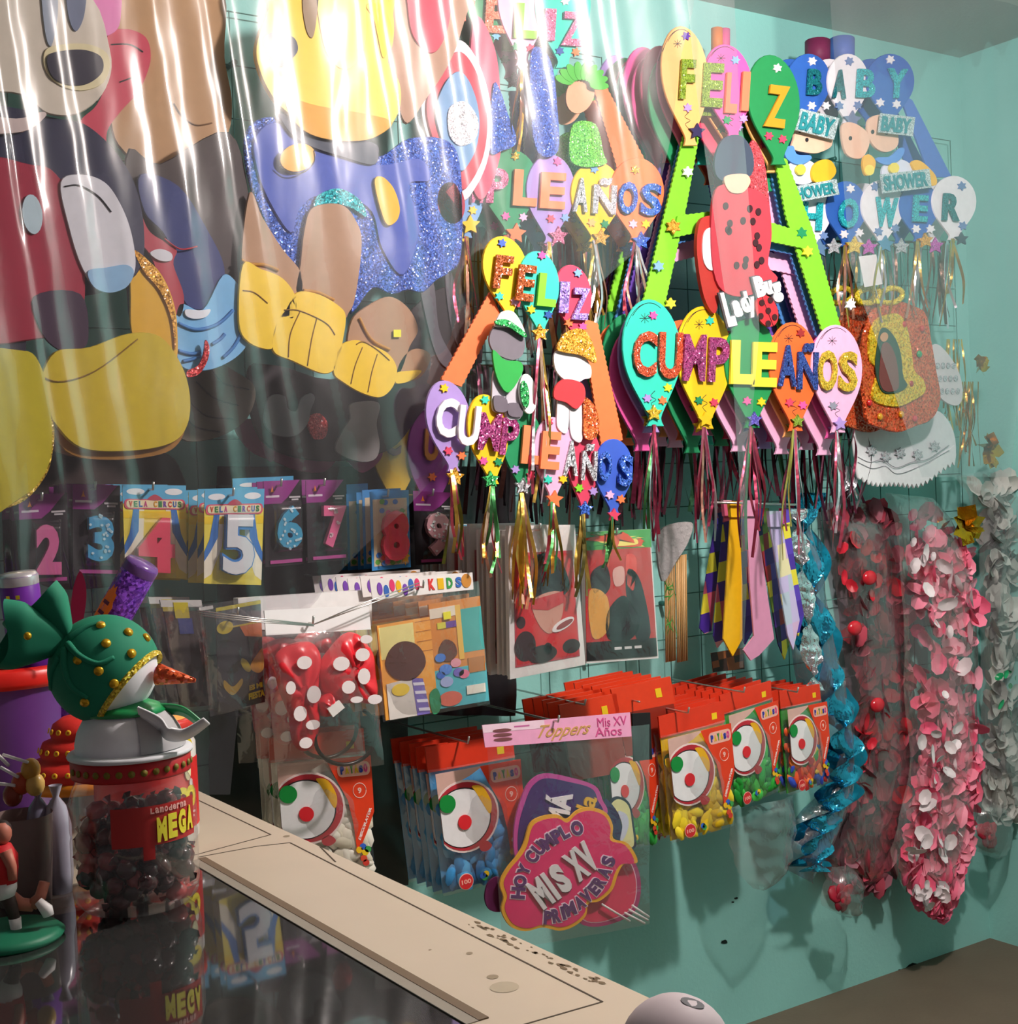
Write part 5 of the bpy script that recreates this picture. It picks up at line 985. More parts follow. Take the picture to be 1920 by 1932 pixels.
fl = smooth([(988, 1592), (1000, 1554), (1023, 1540), (1051, 1537), (1070, 1545), (1089, 1529), (1115, 1523), (1143, 1533), (1156, 1557), (1157, 1582), (1185, 1592), (1203, 1626), (1178, 1630), (1166, 1648), (1155, 1679), (1131, 1700), (1110, 1705), (1105, 1728), (1084, 1747), (1056, 1756), (1023, 1750), (991, 1757), (962, 1747), (946, 1718), (950, 1693), (943, 1667), (955, 1640), (975, 1615)], 4)
b = MB().prism(M, fl, -.004, .0, mat('#f0b01c')).prism(M, ins(fl, 7), 0, .001, mat('#e0246c', rough=.4))
fs = b.build('flower_sign', t)
def L1(b, s, cx, cy, hh, ww, rot, m, w0, w1, bold=.05): b.text(M, s, cx-ww/2, cy-hh/2, cx+ww/2, cy+hh/2, w0, w1, m, bold=bold, rot=rot)
b = MB(); lm = mat('#5a2c6c'); lw = mat('#f0dce8')
arcs = [('H', 976, 1684, -1.5, 26, 22), ('O', 980, 1662, -1.4, 24, 22), ('Y', 987, 1640, -1.2, 22, 20), ('C', 1002, 1616, -1.0, 26, 18), ('U', 1015, 1600, -.85, 26, 18), ('M', 1031, 1588, -.7, 26, 21), ('P', 1049, 1577, -.55, 26, 17), ('L', 1063, 1569, -.5, 26, 14), ('O', 1087, 1562, -.35, 28, 22),
        ('P', 1032, 1731, .05, 26, 15), ('R', 1048, 1727, -.15, 26, 16), ('I', 1061, 1722, -.25, 25, 6), ('M', 1074, 1714, -.35, 26, 20), ('A', 1092, 1702, -.55, 25, 17), ('V', 1105, 1690, -.7, 25, 17), ('E', 1119, 1677, -.85, 25, 14), ('R', 1129, 1663, -1.0, 25, 16), ('A', 1138, 1645, -1.15, 25, 17), ('S', 1146, 1624, -1.3, 26, 17)]
for ch, x, y, r, hh, ww in arcs: L1(b, ch, x, y, hh+4, ww+4, r, lw, .001, .002, .10); L1(b, ch, x, y, hh, ww, r, lm, .002, .003, .05)
for ch, x, y, hh, ww in (('M', 1017, 1684, 58, 29), ('I', 1036, 1671, 58, 9), ('S', 1054, 1656, 58, 25), ('X', 1084, 1632, 58, 28), ('V', 1104, 1616, 58, 28)): L1(b, ch, x+2, y+2, hh, ww, -.62, mat('#4a1c38'), .001, .003, .06); L1(b, ch, x, y, hh, ww, -.62, mat('#e9e7e9'), .003, .006, .06)
b.build('sign_lettering', fs)
for P in ([(1135, 1706), (1188, 1738)], [(1186, 1716), (1222, 1736)], [(1192, 1708), (1224, 1730)], [(1178, 1722), (1216, 1742)]): MB().tube([wp(x, y, OF-.006) for x, y in P], .0022, mat('#eeeaea'), 6).build('white_stick', t)
bag(t, Mf, .03, y0=.06)
hook(1055, 1362, OF+.02, 'metal peg through the pink header of the party sign bag')
# ---------------------------------------------------------------- garlands in long clear bags near the corner
GB = film('garland_bag_film', rough=.14, gloss=.9, bump=.008, scale=14, milky=.07, stretch=(1.6, 1.6, .5))
def longbag(t, L_, R_, off, w=.045, m=None, nu=16, nv=60, seed=0, nm='bag_film'):
    """L_, R_: left and right outlines from top to bottom (pixels)"""
    A, B = path(L_, 8), path(R_, 8)
    def at(P, v): x = v*(len(P)-1); i = min(int(x), len(P)-2); f = x-i; return (P[i][0]*(1-f)+P[i+1][0]*f, P[i][1]*(1-f)+P[i+1][1]*f)
    def fn(u, v):
        a, b = at(A, v), at(B, v); x = a[0]*(1-u)+b[0]*u; y = a[1]*(1-u)+b[1]*u
        e = max(0, math.sin(PI*u))**.6*min(1, 6*v+.1, 6*(1-v)+.1)
        return wp(x, y, off)+Vector((0, -(w*e)-.012*noise.noise(Vector((u*3.5+seed, v*9, seed)))-.005*noise.noise(Vector((u*12, v*26, seed+3))), 0))
    MB().sheet(fn, nu, nv, m or GB).build(nm, t); return at, A, B
def bits(t, nm, A, B, at, off, n, cs, size, seed, w=.035, clusters=None, met=0, rough=.4):
    rr = random.Random(seed); b = MB()
    for k in range(n):
        v = rr.uniform(.06, .94) if not clusters else max(.03, min(.97, rr.gauss(rr.choice(clusters), .035))); u = rr.uniform(.12, .88)
        a, c = at(A, v), at(B, v); p = wp(a[0]*(1-u)+c[0]*u, a[1]*(1-u)+c[1]*u, off)+Vector((0, -rr.uniform(.1, .8)*w, 0))
        E = Euler((rr.uniform(-1, 1), rr.uniform(-3, 3), rr.uniform(-1, 1))).to_matrix(); s = size*rr.uniform(.6, 1.25); V = []; nn = 8
        for ring, z in ((0, .25), (.6, .12), (1, 0)):
            for i in range(nn): q = 2*PI*i/nn; V.append(p+E @ Vector((s*ring*math.cos(q), z*s*1.2, s*ring*.72*math.sin(q))))
        b.add(V, [(r*nn+i, r*nn+(i+1) % nn, (r+1)*nn+(i+1) % nn, (r+1)*nn+i) for r in range(2) for i in range(nn)], mat(rr.choice(cs), rough=rough, metal=met, bump=.0), True)
    o = b.build(nm, t); o['kind'] = 'stuff'; return o
GB2 = film('mauve_bag_film', tint='#e4b0bc', rough=.14, gloss=.9, bump=.008, scale=14, milky=.06, stretch=(1.6, 1.6, .5))
GB3 = film('blue_bag_film', tint='#b4cce0', rough=.12, gloss=.9, bump=.01, scale=16, milky=.06, stretch=(1.6, 1.6, .5))
# blue foil garland
t = thing('foil_garland', 'bright blue foil garland twisting down in a long clear bag', 'garland', wp(1530, 1660, .18))
L_ = [(1488, 930), (1484, 1000), (1492, 1150), (1500, 1280), (1552, 1400), (1556, 1480), (1500, 1540), (1478, 1600), (1482, 1640)]; R_ = [(1512, 950), (1530, 1050), (1560, 1180), (1590, 1300), (1596, 1400), (1596, 1500), (1560, 1600), (1540, 1640), (1535, 1668)]
at, A, B = longbag(t, L_, R_, .12, .05, seed=1, m=GB3)
FB = foil('#1c86a8', .2, .01, 30)
def rope(t, nm, C_, wid, off, m, turns, seed, amp=.012):
    P = path(C_, 8); rr = random.Random(seed)
    def fn(u, v):
        x = v*(len(P)-1); i = min(int(x), len(P)-2); f = x-i; px = P[i][0]*(1-f)+P[i+1][0]*f; py = P[i][1]*(1-f)+P[i+1][1]*f; a = v*turns*2*PI
        return wp(px+wid*(u-.5)*math.cos(a)*1.6+3*noise.noise(Vector((u*3, v*20, seed))), py, off)+Vector((0, -.03-amp*math.sin(a)*(u-.5)*2+.012*noise.noise(Vector((u*4, v*30, seed+5))), 0))
    return MB().sheet(fn, 8, 90, m).build(nm, t)
rope(t, 'foil_ribbon', [(1498, 930), (1505, 1050), (1525, 1200), (1556, 1320), (1574, 1420), (1568, 1490), (1520, 1560), (1508, 1630)], 56, .12, FB, 3.5, 2)
rope(t, 'foil_ribbon', [(1494, 960), (1512, 1100), (1540, 1250), (1570, 1350), (1582, 1440), (1560, 1510), (1530, 1570), (1520, 1640)], 38, .14, foil('#3aa8cc', .18, .01, 40), 5, 4)
rope(t, 'silver_ribbon', [(1486, 960), (1492, 1050), (1508, 1180), (1520, 1300)], 24, .165, foil('#e4e8ee', .15, .008, 60), 2, 6)
bits(t, 'pale_discs', A, B, at, .12, 24, ['#d8e4ea', '#38c0d8', '#c8b8b4'], .014, 3, clusters=[.2, .3, .7], rough=.25)
# plain crinkled offcut bag
t = thing('crumpled_bag', 'crumpled empty clear bag hanging below the green balloons', 'bag', wp(1440, 1680, .2))
longbag(t, [(1380, 1530), (1376, 1580), (1390, 1640), (1420, 1676)], [(1500, 1500), (1500, 1570), (1486, 1640), (1440, 1680)], .18, .03, seed=7, nv=24)
# red garland
t = thing('petal_garland', 'clear bag with sparse dark red flower garland, left of the pink one', 'garland', wp(1640, 1700, .18))
L_ = [(1545, 950), (1556, 1010), (1580, 1150), (1594, 1300), (1590, 1420), (1560, 1540), (1545, 1620), (1560, 1660)]; R_ = [(1660, 940), (1690, 1000), (1704, 1150), (1716, 1300), (1720, 1440), (1712, 1560), (1680, 1650), (1640, 1684)]
at, A, B = longbag(t, L_, R_, .03, .06, seed=11, m=GB2)
bits(t, 'petals', A, B, at, .03, 420, ['#a84454', '#c04a5c', '#9a6470', '#b8707e', '#8a4c58'], .034, 12, w=.05)
bits(t, 'red_petals', A, B, at, .06, 30, ['#d8283c', '#c02030'], .028, 14, clusters=[.22, .5, .56], w=.03)
for x, y in ((1640, 1090), (1612, 1185), (1655, 1330)): MB().ball(wp(x, y, .095), (.026, .012, .020), mat('#d02030', rough=.2, spec=.7)).build('red_bauble', t)
# pink garland
t = thing('petal_garland', 'clear bag packed with pink and white fabric petals', 'garland', wp(1760, 1720, .18))
L_ = [(1670, 930), (1690, 1000), (1700, 1100), (1708, 1300), (1714, 1450), (1690, 1560), (1684, 1620), (1700, 1670), (1740, 1712)]; R_ = [(1760, 940), (1800, 1000), (1836, 1100), (1838, 1300), (1838, 1450), (1836, 1540), (1810, 1620), (1786, 1680), (1764, 1722)]
at, A, B = longbag(t, L_, R_, .10, .06, seed=21)
PKS = ['#ff94ac', '#ff86a2', '#ffa2b6', '#f0688a']
bits(t, 'pink_petals', A, B, at, .10, 900, PKS, .032, 22, w=.06, clusters=[.22, .28, .42, .50, .56, .64, .72, .78, .85, .92])
bits(t, 'white_petals', A, B, at, .15, 60, ['#ece2e4', '#e0d8da'], .024, 23, w=.035, clusters=[.24, .28, .45, .58, .7, .9])
bits(t, 'dark_petals', A, B, at, .09, 120, ['#a83858', '#8a3048'], .030, 25, w=.03)
# grey white garland at the edge of the picture
t = thing('petal_garland', 'clear bag with pale grey white garland nearest the room corner', 'garland', wp(1880, 1560, .18))
L_ = [(1800, 900), (1836, 960), (1846, 1100), (1850, 1300), (1846, 1420), (1852, 1500), (1870, 1546)]; R_ = [(1890, 880), (1918, 960), (1924, 1100), (1926, 1300), (1926, 1420), (1920, 1500), (1896, 1560)]
at, A, B = longbag(t, L_, R_, .10, .06, seed=31)
bits(t, 'white_petals', A, B, at, .10, 320, ['#c4c8c2', '#9a9e98', '#c4c8c2', '#7c827c'], .034, 32, w=.05)
bits(t, 'green_petals', A, B, at, .14, 7, ['#2ca86c', '#1c8a54'], .014, 33, clusters=[.52], w=.03, rough=.2)
# artificial roses wrapped in film
for (cx, cy, s, o, lab) in ((1586, 1690, 34, .12, 'dark red wrapped rose below the sparse red garland'), (1862, 1572, 40, .10, 'dark red wrapped rose low down by the room corner')):
    t = thing('wrapped_rose', lab, 'artificial rose', wp(cx, cy+s, o)); b = MB(); c = wp(cx, cy, o+.03)
    for k in range(11):
        a = k*2.4; r = .004+.0022*k; E = Euler((rnd(-.4, .4), a, 0)).to_matrix()
        b.ball(c+Vector((r*math.cos(a), -.01+.001*k, r*math.sin(a))), (.011+.0012*k, .006, .013+.0012*k), mat(['#a01830', '#7c1226', '#b8243c'][k % 3], rough=.5), 8, E)
    b.build('petals', t)
    longbag(t, [(cx-s*.5, cy-s*1.6), (cx-s, cy-s*.6), (cx-s*1.1, cy+s*.4), (cx-s*.2, cy+s)], [(cx+s*.4, cy-s*1.7), (cx+s, cy-s*.8), (cx+s*1.0, cy+s*.2), (cx+s*.5, cy+s*1.25)], o, .055, nu=10, nv=16, seed=cx)
# gold bows and foil by the corner
for (cx, cy, s, lab) in ((1848, 690, 22, 'small gold foil bow highest by the room corner'), (1866, 850, 34, 'crumpled gold foil piece right of the white lace collar'), (1820, 990, 40, 'amber foil flower above the pale corner garland')):
    b = MB(); c = wp(cx, cy, .16); rr = random.Random(cx)
    for k in range(9):
        a = rr.uniform(0, 6.3); b.strip([c, c+Vector((.5*math.cos(a), -.2, .5*math.sin(a)))*s/1500*2, c+Vector((math.cos(a+.4), rr.uniform(-.4, 0), math.sin(a+.4)))*s/1500*2], s/1500*1.3, foil('#c8921c', .22, .004, 60), dirv=(rr.uniform(-1, 1), .3, rr.uniform(-1, 1)))
    b.build('gold_foil_bow', label=lab, cat='bow')

# devotional glitter plaque and white lace pieces
O = .24
t = thing('lace_collar', 'white scalloped foam lace collar with silver glitter rosettes under the plaque', 'foam collar', wp(1705, 925, .17)); O2 = .17
part(t, 'collar_panel', O2, [(1612, 800), (1660, 790), (1740, 800), (1765, 775), (1790, 800), (1800, 835), (1796, 862), (1760, 885), (1735, 902), (1700, 912), (1660, 905), (1622, 890), (1608, 850)], mat('#dcdfe2'))
sc = []
for k in range(44):
    a = k/43; x = 1614+184*a; y = 893+26*math.sin(PI*a*.95)-26*a*a; sc.append((x, y+(9 if k % 2 else 0)+4*math.sin(a*12)))
b = MB().prism(flat(O2+.004), smooth([(1614, 860), (1660, 880), (1700, 888), (1750, 875), (1798, 840)]+sc[::-1], 2), 0, .006, mat('#e6e8ea'), soft=True); b.build('scalloped_edge', t)
for P in ([(1618, 862), (1640, 872), (1665, 868), (1690, 882), (1720, 872), (1750, 866), (1790, 840)], [(1618, 872), (1645, 884), (1670, 880), (1692, 894), (1730, 882), (1790, 850)]): line(t, 'edge_line', O2+.011, P, mat('#8c8e94'), .001)
for x, y in ((1643, 850), (1697, 855), (1730, 858), (1762, 842), (1670, 862)): MB().prism(flat(O2+.008), star(x, y, 11, 7, .6), 0, .003, gSIL).build('silver_rosette', t)
t = thing('foam_book', 'white oval foam card edged with silver behind the glitter plaque', 'foam card', wp(1780, 760, .19))
part(t, 'card_panel', .19, [(1752, 660), (1766, 650), (1790, 675), (1808, 710), (1812, 750), (1800, 766), (1770, 750), (1752, 700)], mat('#d4cfd2')); 
b = MB()
for k in range(12): b.prism(flat(.197), ell(1768+30*(k % 4)/3+4*(k//4), 690+24*(k//4), 4, 6, 8), 0, .002, gSIL)
b.build('silver_dots', t)
def plaque(dx, off, lab, full):
    t = thing('glitter_plaque', lab, 'plaque', wp(1690, 820, off)); S = lambda P: [(x+dx, y) for x, y in P]
    P = [(1640, 588), (1668, 574), (1690, 568), (1716, 576), (1742, 592), (1752, 640), (1762, 700), (1770, 752), (1755, 790), (1720, 806), (1690, 816), (1655, 808), (1632, 796), (1626, 760), (1620, 700), (1622, 650)]
    part(t, 'red_glitter_panel', off, S(P), glit('#b83a1c', '#e0703c', scale=260), .008)
    for x0 in (1638, 1680):
        pts = [(x0+dx+22*math.cos(a), 558+14*math.sin(a)-.12*22*math.cos(a)) for a in [i*PI/8 for i in range(17)]]
        MB().tube([wp(x, y, off+.006) for x, y in pts], .0075, glit('#d8b81c', '#f4e040'), 8).build('gold_loop', t)
    if not full: return t
    part(t, 'gold_frame', off+.008, [(1662, 596), (1690, 592), (1706, 612), (1716, 660), (1722, 700), (1738, 716), (1742, 740), (1716, 758), (1690, 768), (1654, 762), (1642, 745), (1652, 700), (1638, 680), (1636, 640), (1645, 610)], glit('#c89a14', '#f0d838', scale=260), .006)
    part(t, 'green_robe', off+.015, [(1660, 622), (1672, 620), (1688, 640), (1698, 670), (1702, 710), (1710, 728), (1694, 740), (1668, 742), (1656, 725), (1650, 690), (1654, 650)], mat('#2c4a3c'), .003)
    part(t, 'rose_dress', off+.018, [(1664, 650), (1676, 648), (1688, 672), (1694, 710), (1692, 735), (1668, 738), (1658, 715), (1660, 680)], mat('#74403c'), .002)
    part(t, 'pale_face', off+.019, ell(1667, 636, 7, 9, rot=.3, n=16), mat('#c8946c'), .002, sm=False)
    for k, (x, y, h) in enumerate(((1705, 612, '#c02020'), (1734, 668, '#1c9a5a'), (1718, 724, '#a01c20'), (1640, 760, '#c02020'), (1740, 620, '#b82020'), (1726, 790, '#c83040'), (1660, 786, '#d8a020'), (1700, 782, '#d8a020'))): MB().ball(wp(x, y, off+.012), (.009, .006, .009), mat(h, rough=.15, spec=.8), 10).build('gem', t)
    MB().box(flat(off+.012), 1652, 565, 1662, 573, 0, .002, mat('#e8e020')).build('price_sticker', t)
    return t
plaque(0, .24, 'red and gold glitter plaque with a small robed figure in green', True)
plaque(-52, .18, 'red glitter plaque with gold loops hanging behind the robed figure one', False)
b = MB().box(frame((1619, 484), (1652, 480), (1664, 536), (1630, 542), .27), 0, 0, 1, 1, 0, .001, mat('#e8e4e4')); b.build('price_tag', label='blank white paper tag above the glitter plaque', cat='tag')
for x, y, L2, lab, mt in ((1606, 880, 60, 'clump of silver tinsel hanging left of the white lace collar', SILR), (1800, 640, 160, 'gold and clear tinsel strands right of the glitter plaque', GOLDR), (1830, 720, 150, 'amber tinsel strands below the gold bow', foil('#b8863c', .25))):
    t = thing('tinsel', lab, 'tinsel', wp(x, y, .15))
    for k in range(12):
        xx = x+rnd(-16, 16); P = path([tuple(wp(xx, y, .15)), tuple(wp(xx+rnd(-8, 8), y+L2*.5, .17)), tuple(wp(xx+rnd(-22, 22), y+L2*rnd(.8, 1.1), .16))], 5)
        MB().strip(P, .005, mt, twist=rnd(-8, 8)).build('strand', t)
# ---------------------------------------------------------------- glass-topped counter and what stands on it
ZC = 1.0
def hbox(b, x0, x1, y0, y1, z0, z1, m, r=0):
    V = [(x, y, z) for z in (z0, z1) for x, y in ((x0, y0), (x1, y0), (x1, y1), (x0, y1))]
    return b.add(V, [(3, 2, 1, 0), (4, 5, 6, 7), (0, 1, 5, 4), (1, 2, 6, 5), (2, 3, 7, 6), (3, 0, 4, 7)], m)
CREAM = mat('#bdb09c', rough=.38, spec=.4, var=.05, scale=14)
SEAM = mat('#4a4034', rough=.8); GRIME = mat('#6a5a44', rough=.9, var=.4, scale=120)
XR, XG, Y0, YG0, YG1, Y1 = .655, .53, .775, .86, 1.443, 1.98
t = thing('display_counter', 'cream laminate display counter with dark glass top', 'counter', (0, 1.4, 0))
b = MB()
hbox(b, XG+.004, XR, Y0, Y1, ZC-.03, ZC, CREAM); hbox(b, -.95, XG+.004, Y0, YG0, ZC-.03, ZC, CREAM); hbox(b, -.95, XG+.004, YG1+.004, Y1, ZC-.03, ZC, CREAM); b.build('worktop_frame', t)
b = MB(); z = ZC+.0001
def seam(p, q, wd=.0016):
    p, q = Vector(p+(0,)), Vector(q+(0,)); d = (q-p).normalized(); n = Vector((-d.y, d.x, 0))*wd/2
    V = [p-n, q-n, q+n, p+n]; b.add([(v.x, v.y, z) for v in V]+[(v.x, v.y, z+.0003) for v in V], [(0, 1, 2, 3), (4, 5, 6, 7), (0, 1, 5, 4), (1, 2, 6, 5), (2, 3, 7, 6), (3, 0, 4, 7)], SEAM)
for p, q in (((.634, 1.78), (.634, 1.49)), ((XG, 1.466), (.634, 1.49)), ((.622, .83), (.636, 1.44)), ((XG, 1.455), (.60, 1.452)), ((.60, 1.452), (.636, 1.44)), ((.622, .83), (.50, .835)), ((.655, 1.40), (.640, 1.33))): seam(p, q)
b.build('seam_lines', t)
b = MB()
hbox(b, XG-.003, XG+.006, YG0, YG1+.004, ZC, ZC+.0012, mat('#6a5a48', rough=.7)); hbox(b, XG-.014, XG-.003, YG0, YG1, ZC-.0, ZC+.0008, mat('#8a8478', rough=.5)); b.build('glass_bead', t)
b = MB(); rr = random.Random(9)
for k in range(46):
    y = .86+.2*rr.random(); x = .640+.012*rr.random()-.01*(y-.86); s = rr.uniform(.0008, .003)
    V = [(x+s*math.cos(a)*rr.uniform(.5, 1.1), y+s*2*math.sin(a)*rr.uniform(.5, 1.2), z+.0002) for a in [i*PI/4 for i in range(8)]]; b.add(V, [tuple(range(8))], GRIME)
for x, y, s in ((.585, .93, .005), (.58, .905, .012), (.60, .99, .003), (.578, 1.02, .0015), (.645, 1.47, .004)): b.add([(x+s*math.cos(a), y+s*math.sin(a), z+.0002) for a in [i*PI/8 for i in range(16)]], [tuple(range(16))], mat('#a89c86', rough=.5) if s > .01 else mat('#8a7c66', rough=.7))
b.build('worktop_stains', t)
b = MB(); hbox(b, -.95, XR-.01, Y0+.01, Y0+.03, 0, ZC-.03, CREAM); hbox(b, XR-.03, XR-.01, Y0+.03, Y1, 0, ZC-.03, CREAM); hbox(b, -.95, -.93, Y0+.03, Y1, 0, ZC-.03, CREAM); hbox(b, -.93, XR-.03, Y0+.03, Y1, .62, .64, mat('#2a2422')); b.build('cabinet_body', t)
GT = bpy.data.materials.new('dusty_glass'); GT.use_nodes = True; nt = GT.node_tree; nt.nodes.remove(nt.nodes['Principled BSDF']); L = nt.links
tr = nt.nodes.new('ShaderNodeBsdfTransparent'); tr.inputs[0].default_value = (.55, .50, .50, 1); gl = nt.nodes.new('ShaderNodeBsdfGlossy'); gl.inputs['Roughness'].default_value = .035; gl.inputs[0].default_value = (.95, .95, .95, 1)
fr = nt.nodes.new('ShaderNodeFresnel'); fr.inputs[0].default_value = 1.62; mu = nt.nodes.new('ShaderNodeMath'); mu.operation = 'MULTIPLY'; mu.inputs[1].default_value = 1.35; mu.use_clamp = True; L.new(fr.outputs[0], mu.inputs[0])
df = nt.nodes.new('ShaderNodeBsdfDiffuse'); df.inputs[0].default_value = (.5, .5, .48, 1); m0 = nt.nodes.new('ShaderNodeMixShader'); m0.inputs[0].default_value = .06; L.new(tr.outputs[0], m0.inputs[1]); L.new(df.outputs[0], m0.inputs[2])
mx = nt.nodes.new('ShaderNodeMixShader'); L.new(mu.outputs[0], mx.inputs[0]); L.new(m0.outputs[0], mx.inputs[1]); L.new(gl.outputs[0], mx.inputs[2]); L.new(mx.outputs[0], nt.nodes['Material Output'].inputs['Surface'])
b = MB(); hbox(b, -.94, XG-.004, YG0, YG1, ZC-.006, ZC-.0005, GT); b.build('glass_top', t)
# dim stock seen through the glass
for i, (x, y, sx, sy, h, lab) in enumerate(((.12, 1.02, .10, .06, '#a81828', 'dark red box inside the glass counter, nearest the front'), (.30, 1.12, .07, .10, '#5a1420', 'maroon box inside the glass counter below the snowman jar'), (.10, 1.28, .08, .07, '#7a1c3c', 'crimson box inside the glass counter at the left'), (.42, 1.25, .06, .09, '#3c2c34', 'dark grey box inside the glass counter at the right'), (.36, .95, .07, .05, '#40464c', 'slate box inside the glass counter by the front right'))):
    b = MB(); hbox(b, x-sx, x+sx, y-sy, y+sy, .6402, .74+.02*i, mat(h)); hbox(b, x-sx*.7, x+sx*.7, y-sy*.6, y+sy*.6, .7402+.02*i, .742+.02*i, mat('#c8b8a8' if i % 2 else '#b8501c')); b.build('stock_box', label=lab, cat='box')

JP = film('jar_plastic', rough=.05, gloss=.45, bump=.0012, scale=9, milky=.03)
def cylmap(c, r, h): return lambda u, v, w=0: Vector((c[0]+(r+w)*math.sin(u), c[1]-(r+w)*math.cos(u), c[2]+h*(1-v)))
# candy jar with the foam snowman
jc = Vector((.42, 1.33, ZC)); JD = depth_of(jc)
t = thing('candy_jar', 'clear candy jar of dark wrapped sweets with a foam snowman on its lid', 'jar', jc)
JH = .137; R = .062
MB().lathe([(0, .002), (R*.82, .002), (R*.96, .010), (R, .022), (R*1.0, .07), (R*.985, .075), (R, .08), (R, .108), (R*.93, .122), (R*.86, JH-.006), (R*.86, JH)], jc, JP, 48).build('jar_body', t)
b = MB(); rr = random.Random(21)
for k in range(150):
    a, q = rr.uniform(0, 2*PI), math.sqrt(rr.random())*.050; zz = .010+.094*rr.random()*(1-.3*(q/.047 > .9)); 
    if zz > .085 and math.cos(a) < .2 and rr.random() < .6: continue
    c = jc+Vector((q*math.cos(a), q*math.sin(a), zz)); E = Euler((rr.uniform(-3, 3), rr.uniform(-3, 3), rr.uniform(-3, 3))).to_matrix()
    m = mat(rr.choice(['#3a1418', '#571a20', '#2a1014', '#7a2a2c', '#40181c', '#a83c3c']), rough=.25, spec=.7, bump=.002, scale=80)
    b.ball(c, (.012, .0095, .0095), m, 8, E)
    for s in (-1, 1): d = E @ Vector((s, 0, 0)); e2 = E @ Vector((0, 0, 1)); e3 = E @ Vector((0, 1, 0)); b.add([c+d*.008, c+d*.017+e2*.006, c+d*.018+e3*.003, c+d*.017-e2*.006], [(0, 1, 2), (0, 2, 3)], m)
o = b.build('wrapped_sweets', t); o['kind'] = 'stuff'
Mc = cylmap(jc, R*1.003, .06); Mc2 = lambda u, v, w=0: Mc(u, v-.9, w)
b = MB()
n = 16
fr_ = jc-CAMP; a0 = math.atan2(-fr_.x, fr_.y)     # direction facing the camera
def Ml(u, v, w=0): return Vector((jc.x+(R*1.0+.0006+w)*math.sin(a0+u), jc.y-(R*1.0+.0006+w)*math.cos(a0+u), jc.z+.117-v*.045))
def curved(b, M, u0, v0, u1, v1, m, n=12, w=0):
    V = [M(u0+(u1-u0)*i/n, v, w) for v in (v0, v1) for i in range(n+1)]; b.add(V, [(i, i+1, n+2+i, n+1+i) for i in range(n)], m, True)
curved(b, Ml, -.35, .15, 1.15, 1.0, mat('#b02c2c', rough=.3)); curved(b, Ml, .12, .15, .3, 1.3, mat('#b02c2c', rough=.3))
b.build('jar_label', t)
b = MB()
for i, ch in enumerate('MEGA'): b.text(Ml, ch, .34+.19*i, .42-.03*i, .50+.19*i, .95-.03*i, .0005, .0012, mat('#e8dc3c'), bold=.06)
for i, ch in enumerate('La moderna'.replace(' ', '')): b.text(Ml, ch, .25+.075*i, .2, .31+.075*i, .32, .0005, .001, mat('#e8b0a8'))
b.build('label_lettering', t)
# lid
up = Vector((0, 0, 1)); lz = JH-.004
MB().lathe([(0, lz), (.058, lz), (.0585, lz+.002), (.0585, lz+.017), (.056, lz+.019), (0, lz+.019)], jc, mat('#b01c22', rough=.4), 48).build('lid', t)
ld_ = t.children[-1]
for k in range(14):
    a = a0-1.2+k*.2; p = jc+Vector((.0590*math.sin(a), -.0590*math.cos(a), lz+.009)); MB().lathe([(0, .0015), (.003, .001), (.0035, 0)], p, mat('#7a6a1c'), 10, axis=(math.sin(a), -math.cos(a), 0)).build('lid_dot', ld_)
zt_ = lz+.019
MB().lathe([(0, zt_), (.0605, zt_), (.0615, zt_+.002), (.060, zt_+.0045), (0, zt_+.0045)], jc, mat('#d6d8dc', rough=.4), 48).build('snow_brim', t)
WS = mat('#e8e9ee', rough=.55)
bc = dp(245, 1432, JD)
bz = zt_+.0045
body_c = Vector((dp(240, 1430, JD).x, dp(240, 1430, JD).y, jc.z+bz))
MB().lathe([(.050, 0), (.050, .008), (.0475, .020), (.041, .032), (.030, .041), (.015, .046), (0, .047)], body_c, WS, 40).build('snowman_body', t)
# waistcoat of grey felt wrapped on the right side
b = MB(); V = []; nA = 14
for j in range(7):
    ph = j/6; r = [.0512, .0505, .048, .043, .037, .031, .026][j]+.002; zz = [.001, .008, .018, .028, .035, .040, .043][j]
    for i in range(nA+1): a = a0+.25+1.7*i/nA; V.append(body_c+Vector((r*math.sin(a)*(1+.12*(1-ph)*i/nA), -r*math.cos(a)*(1+.12*(1-ph)*i/nA), zz)))
b.add(V, [(j*(nA+1)+i, j*(nA+1)+i+1, (j+1)*(nA+1)+i+1, (j+1)*(nA+1)+i) for j in range(6) for i in range(nA)], mat('#a8a6a8', rough=.7), True); b.build('felt_waistcoat', t)
hc = dp(197, 1262, JD); hr = .0520
hz = MB().ball(hc, hr, WS, 32); head = hz.build('snowman_head', t)
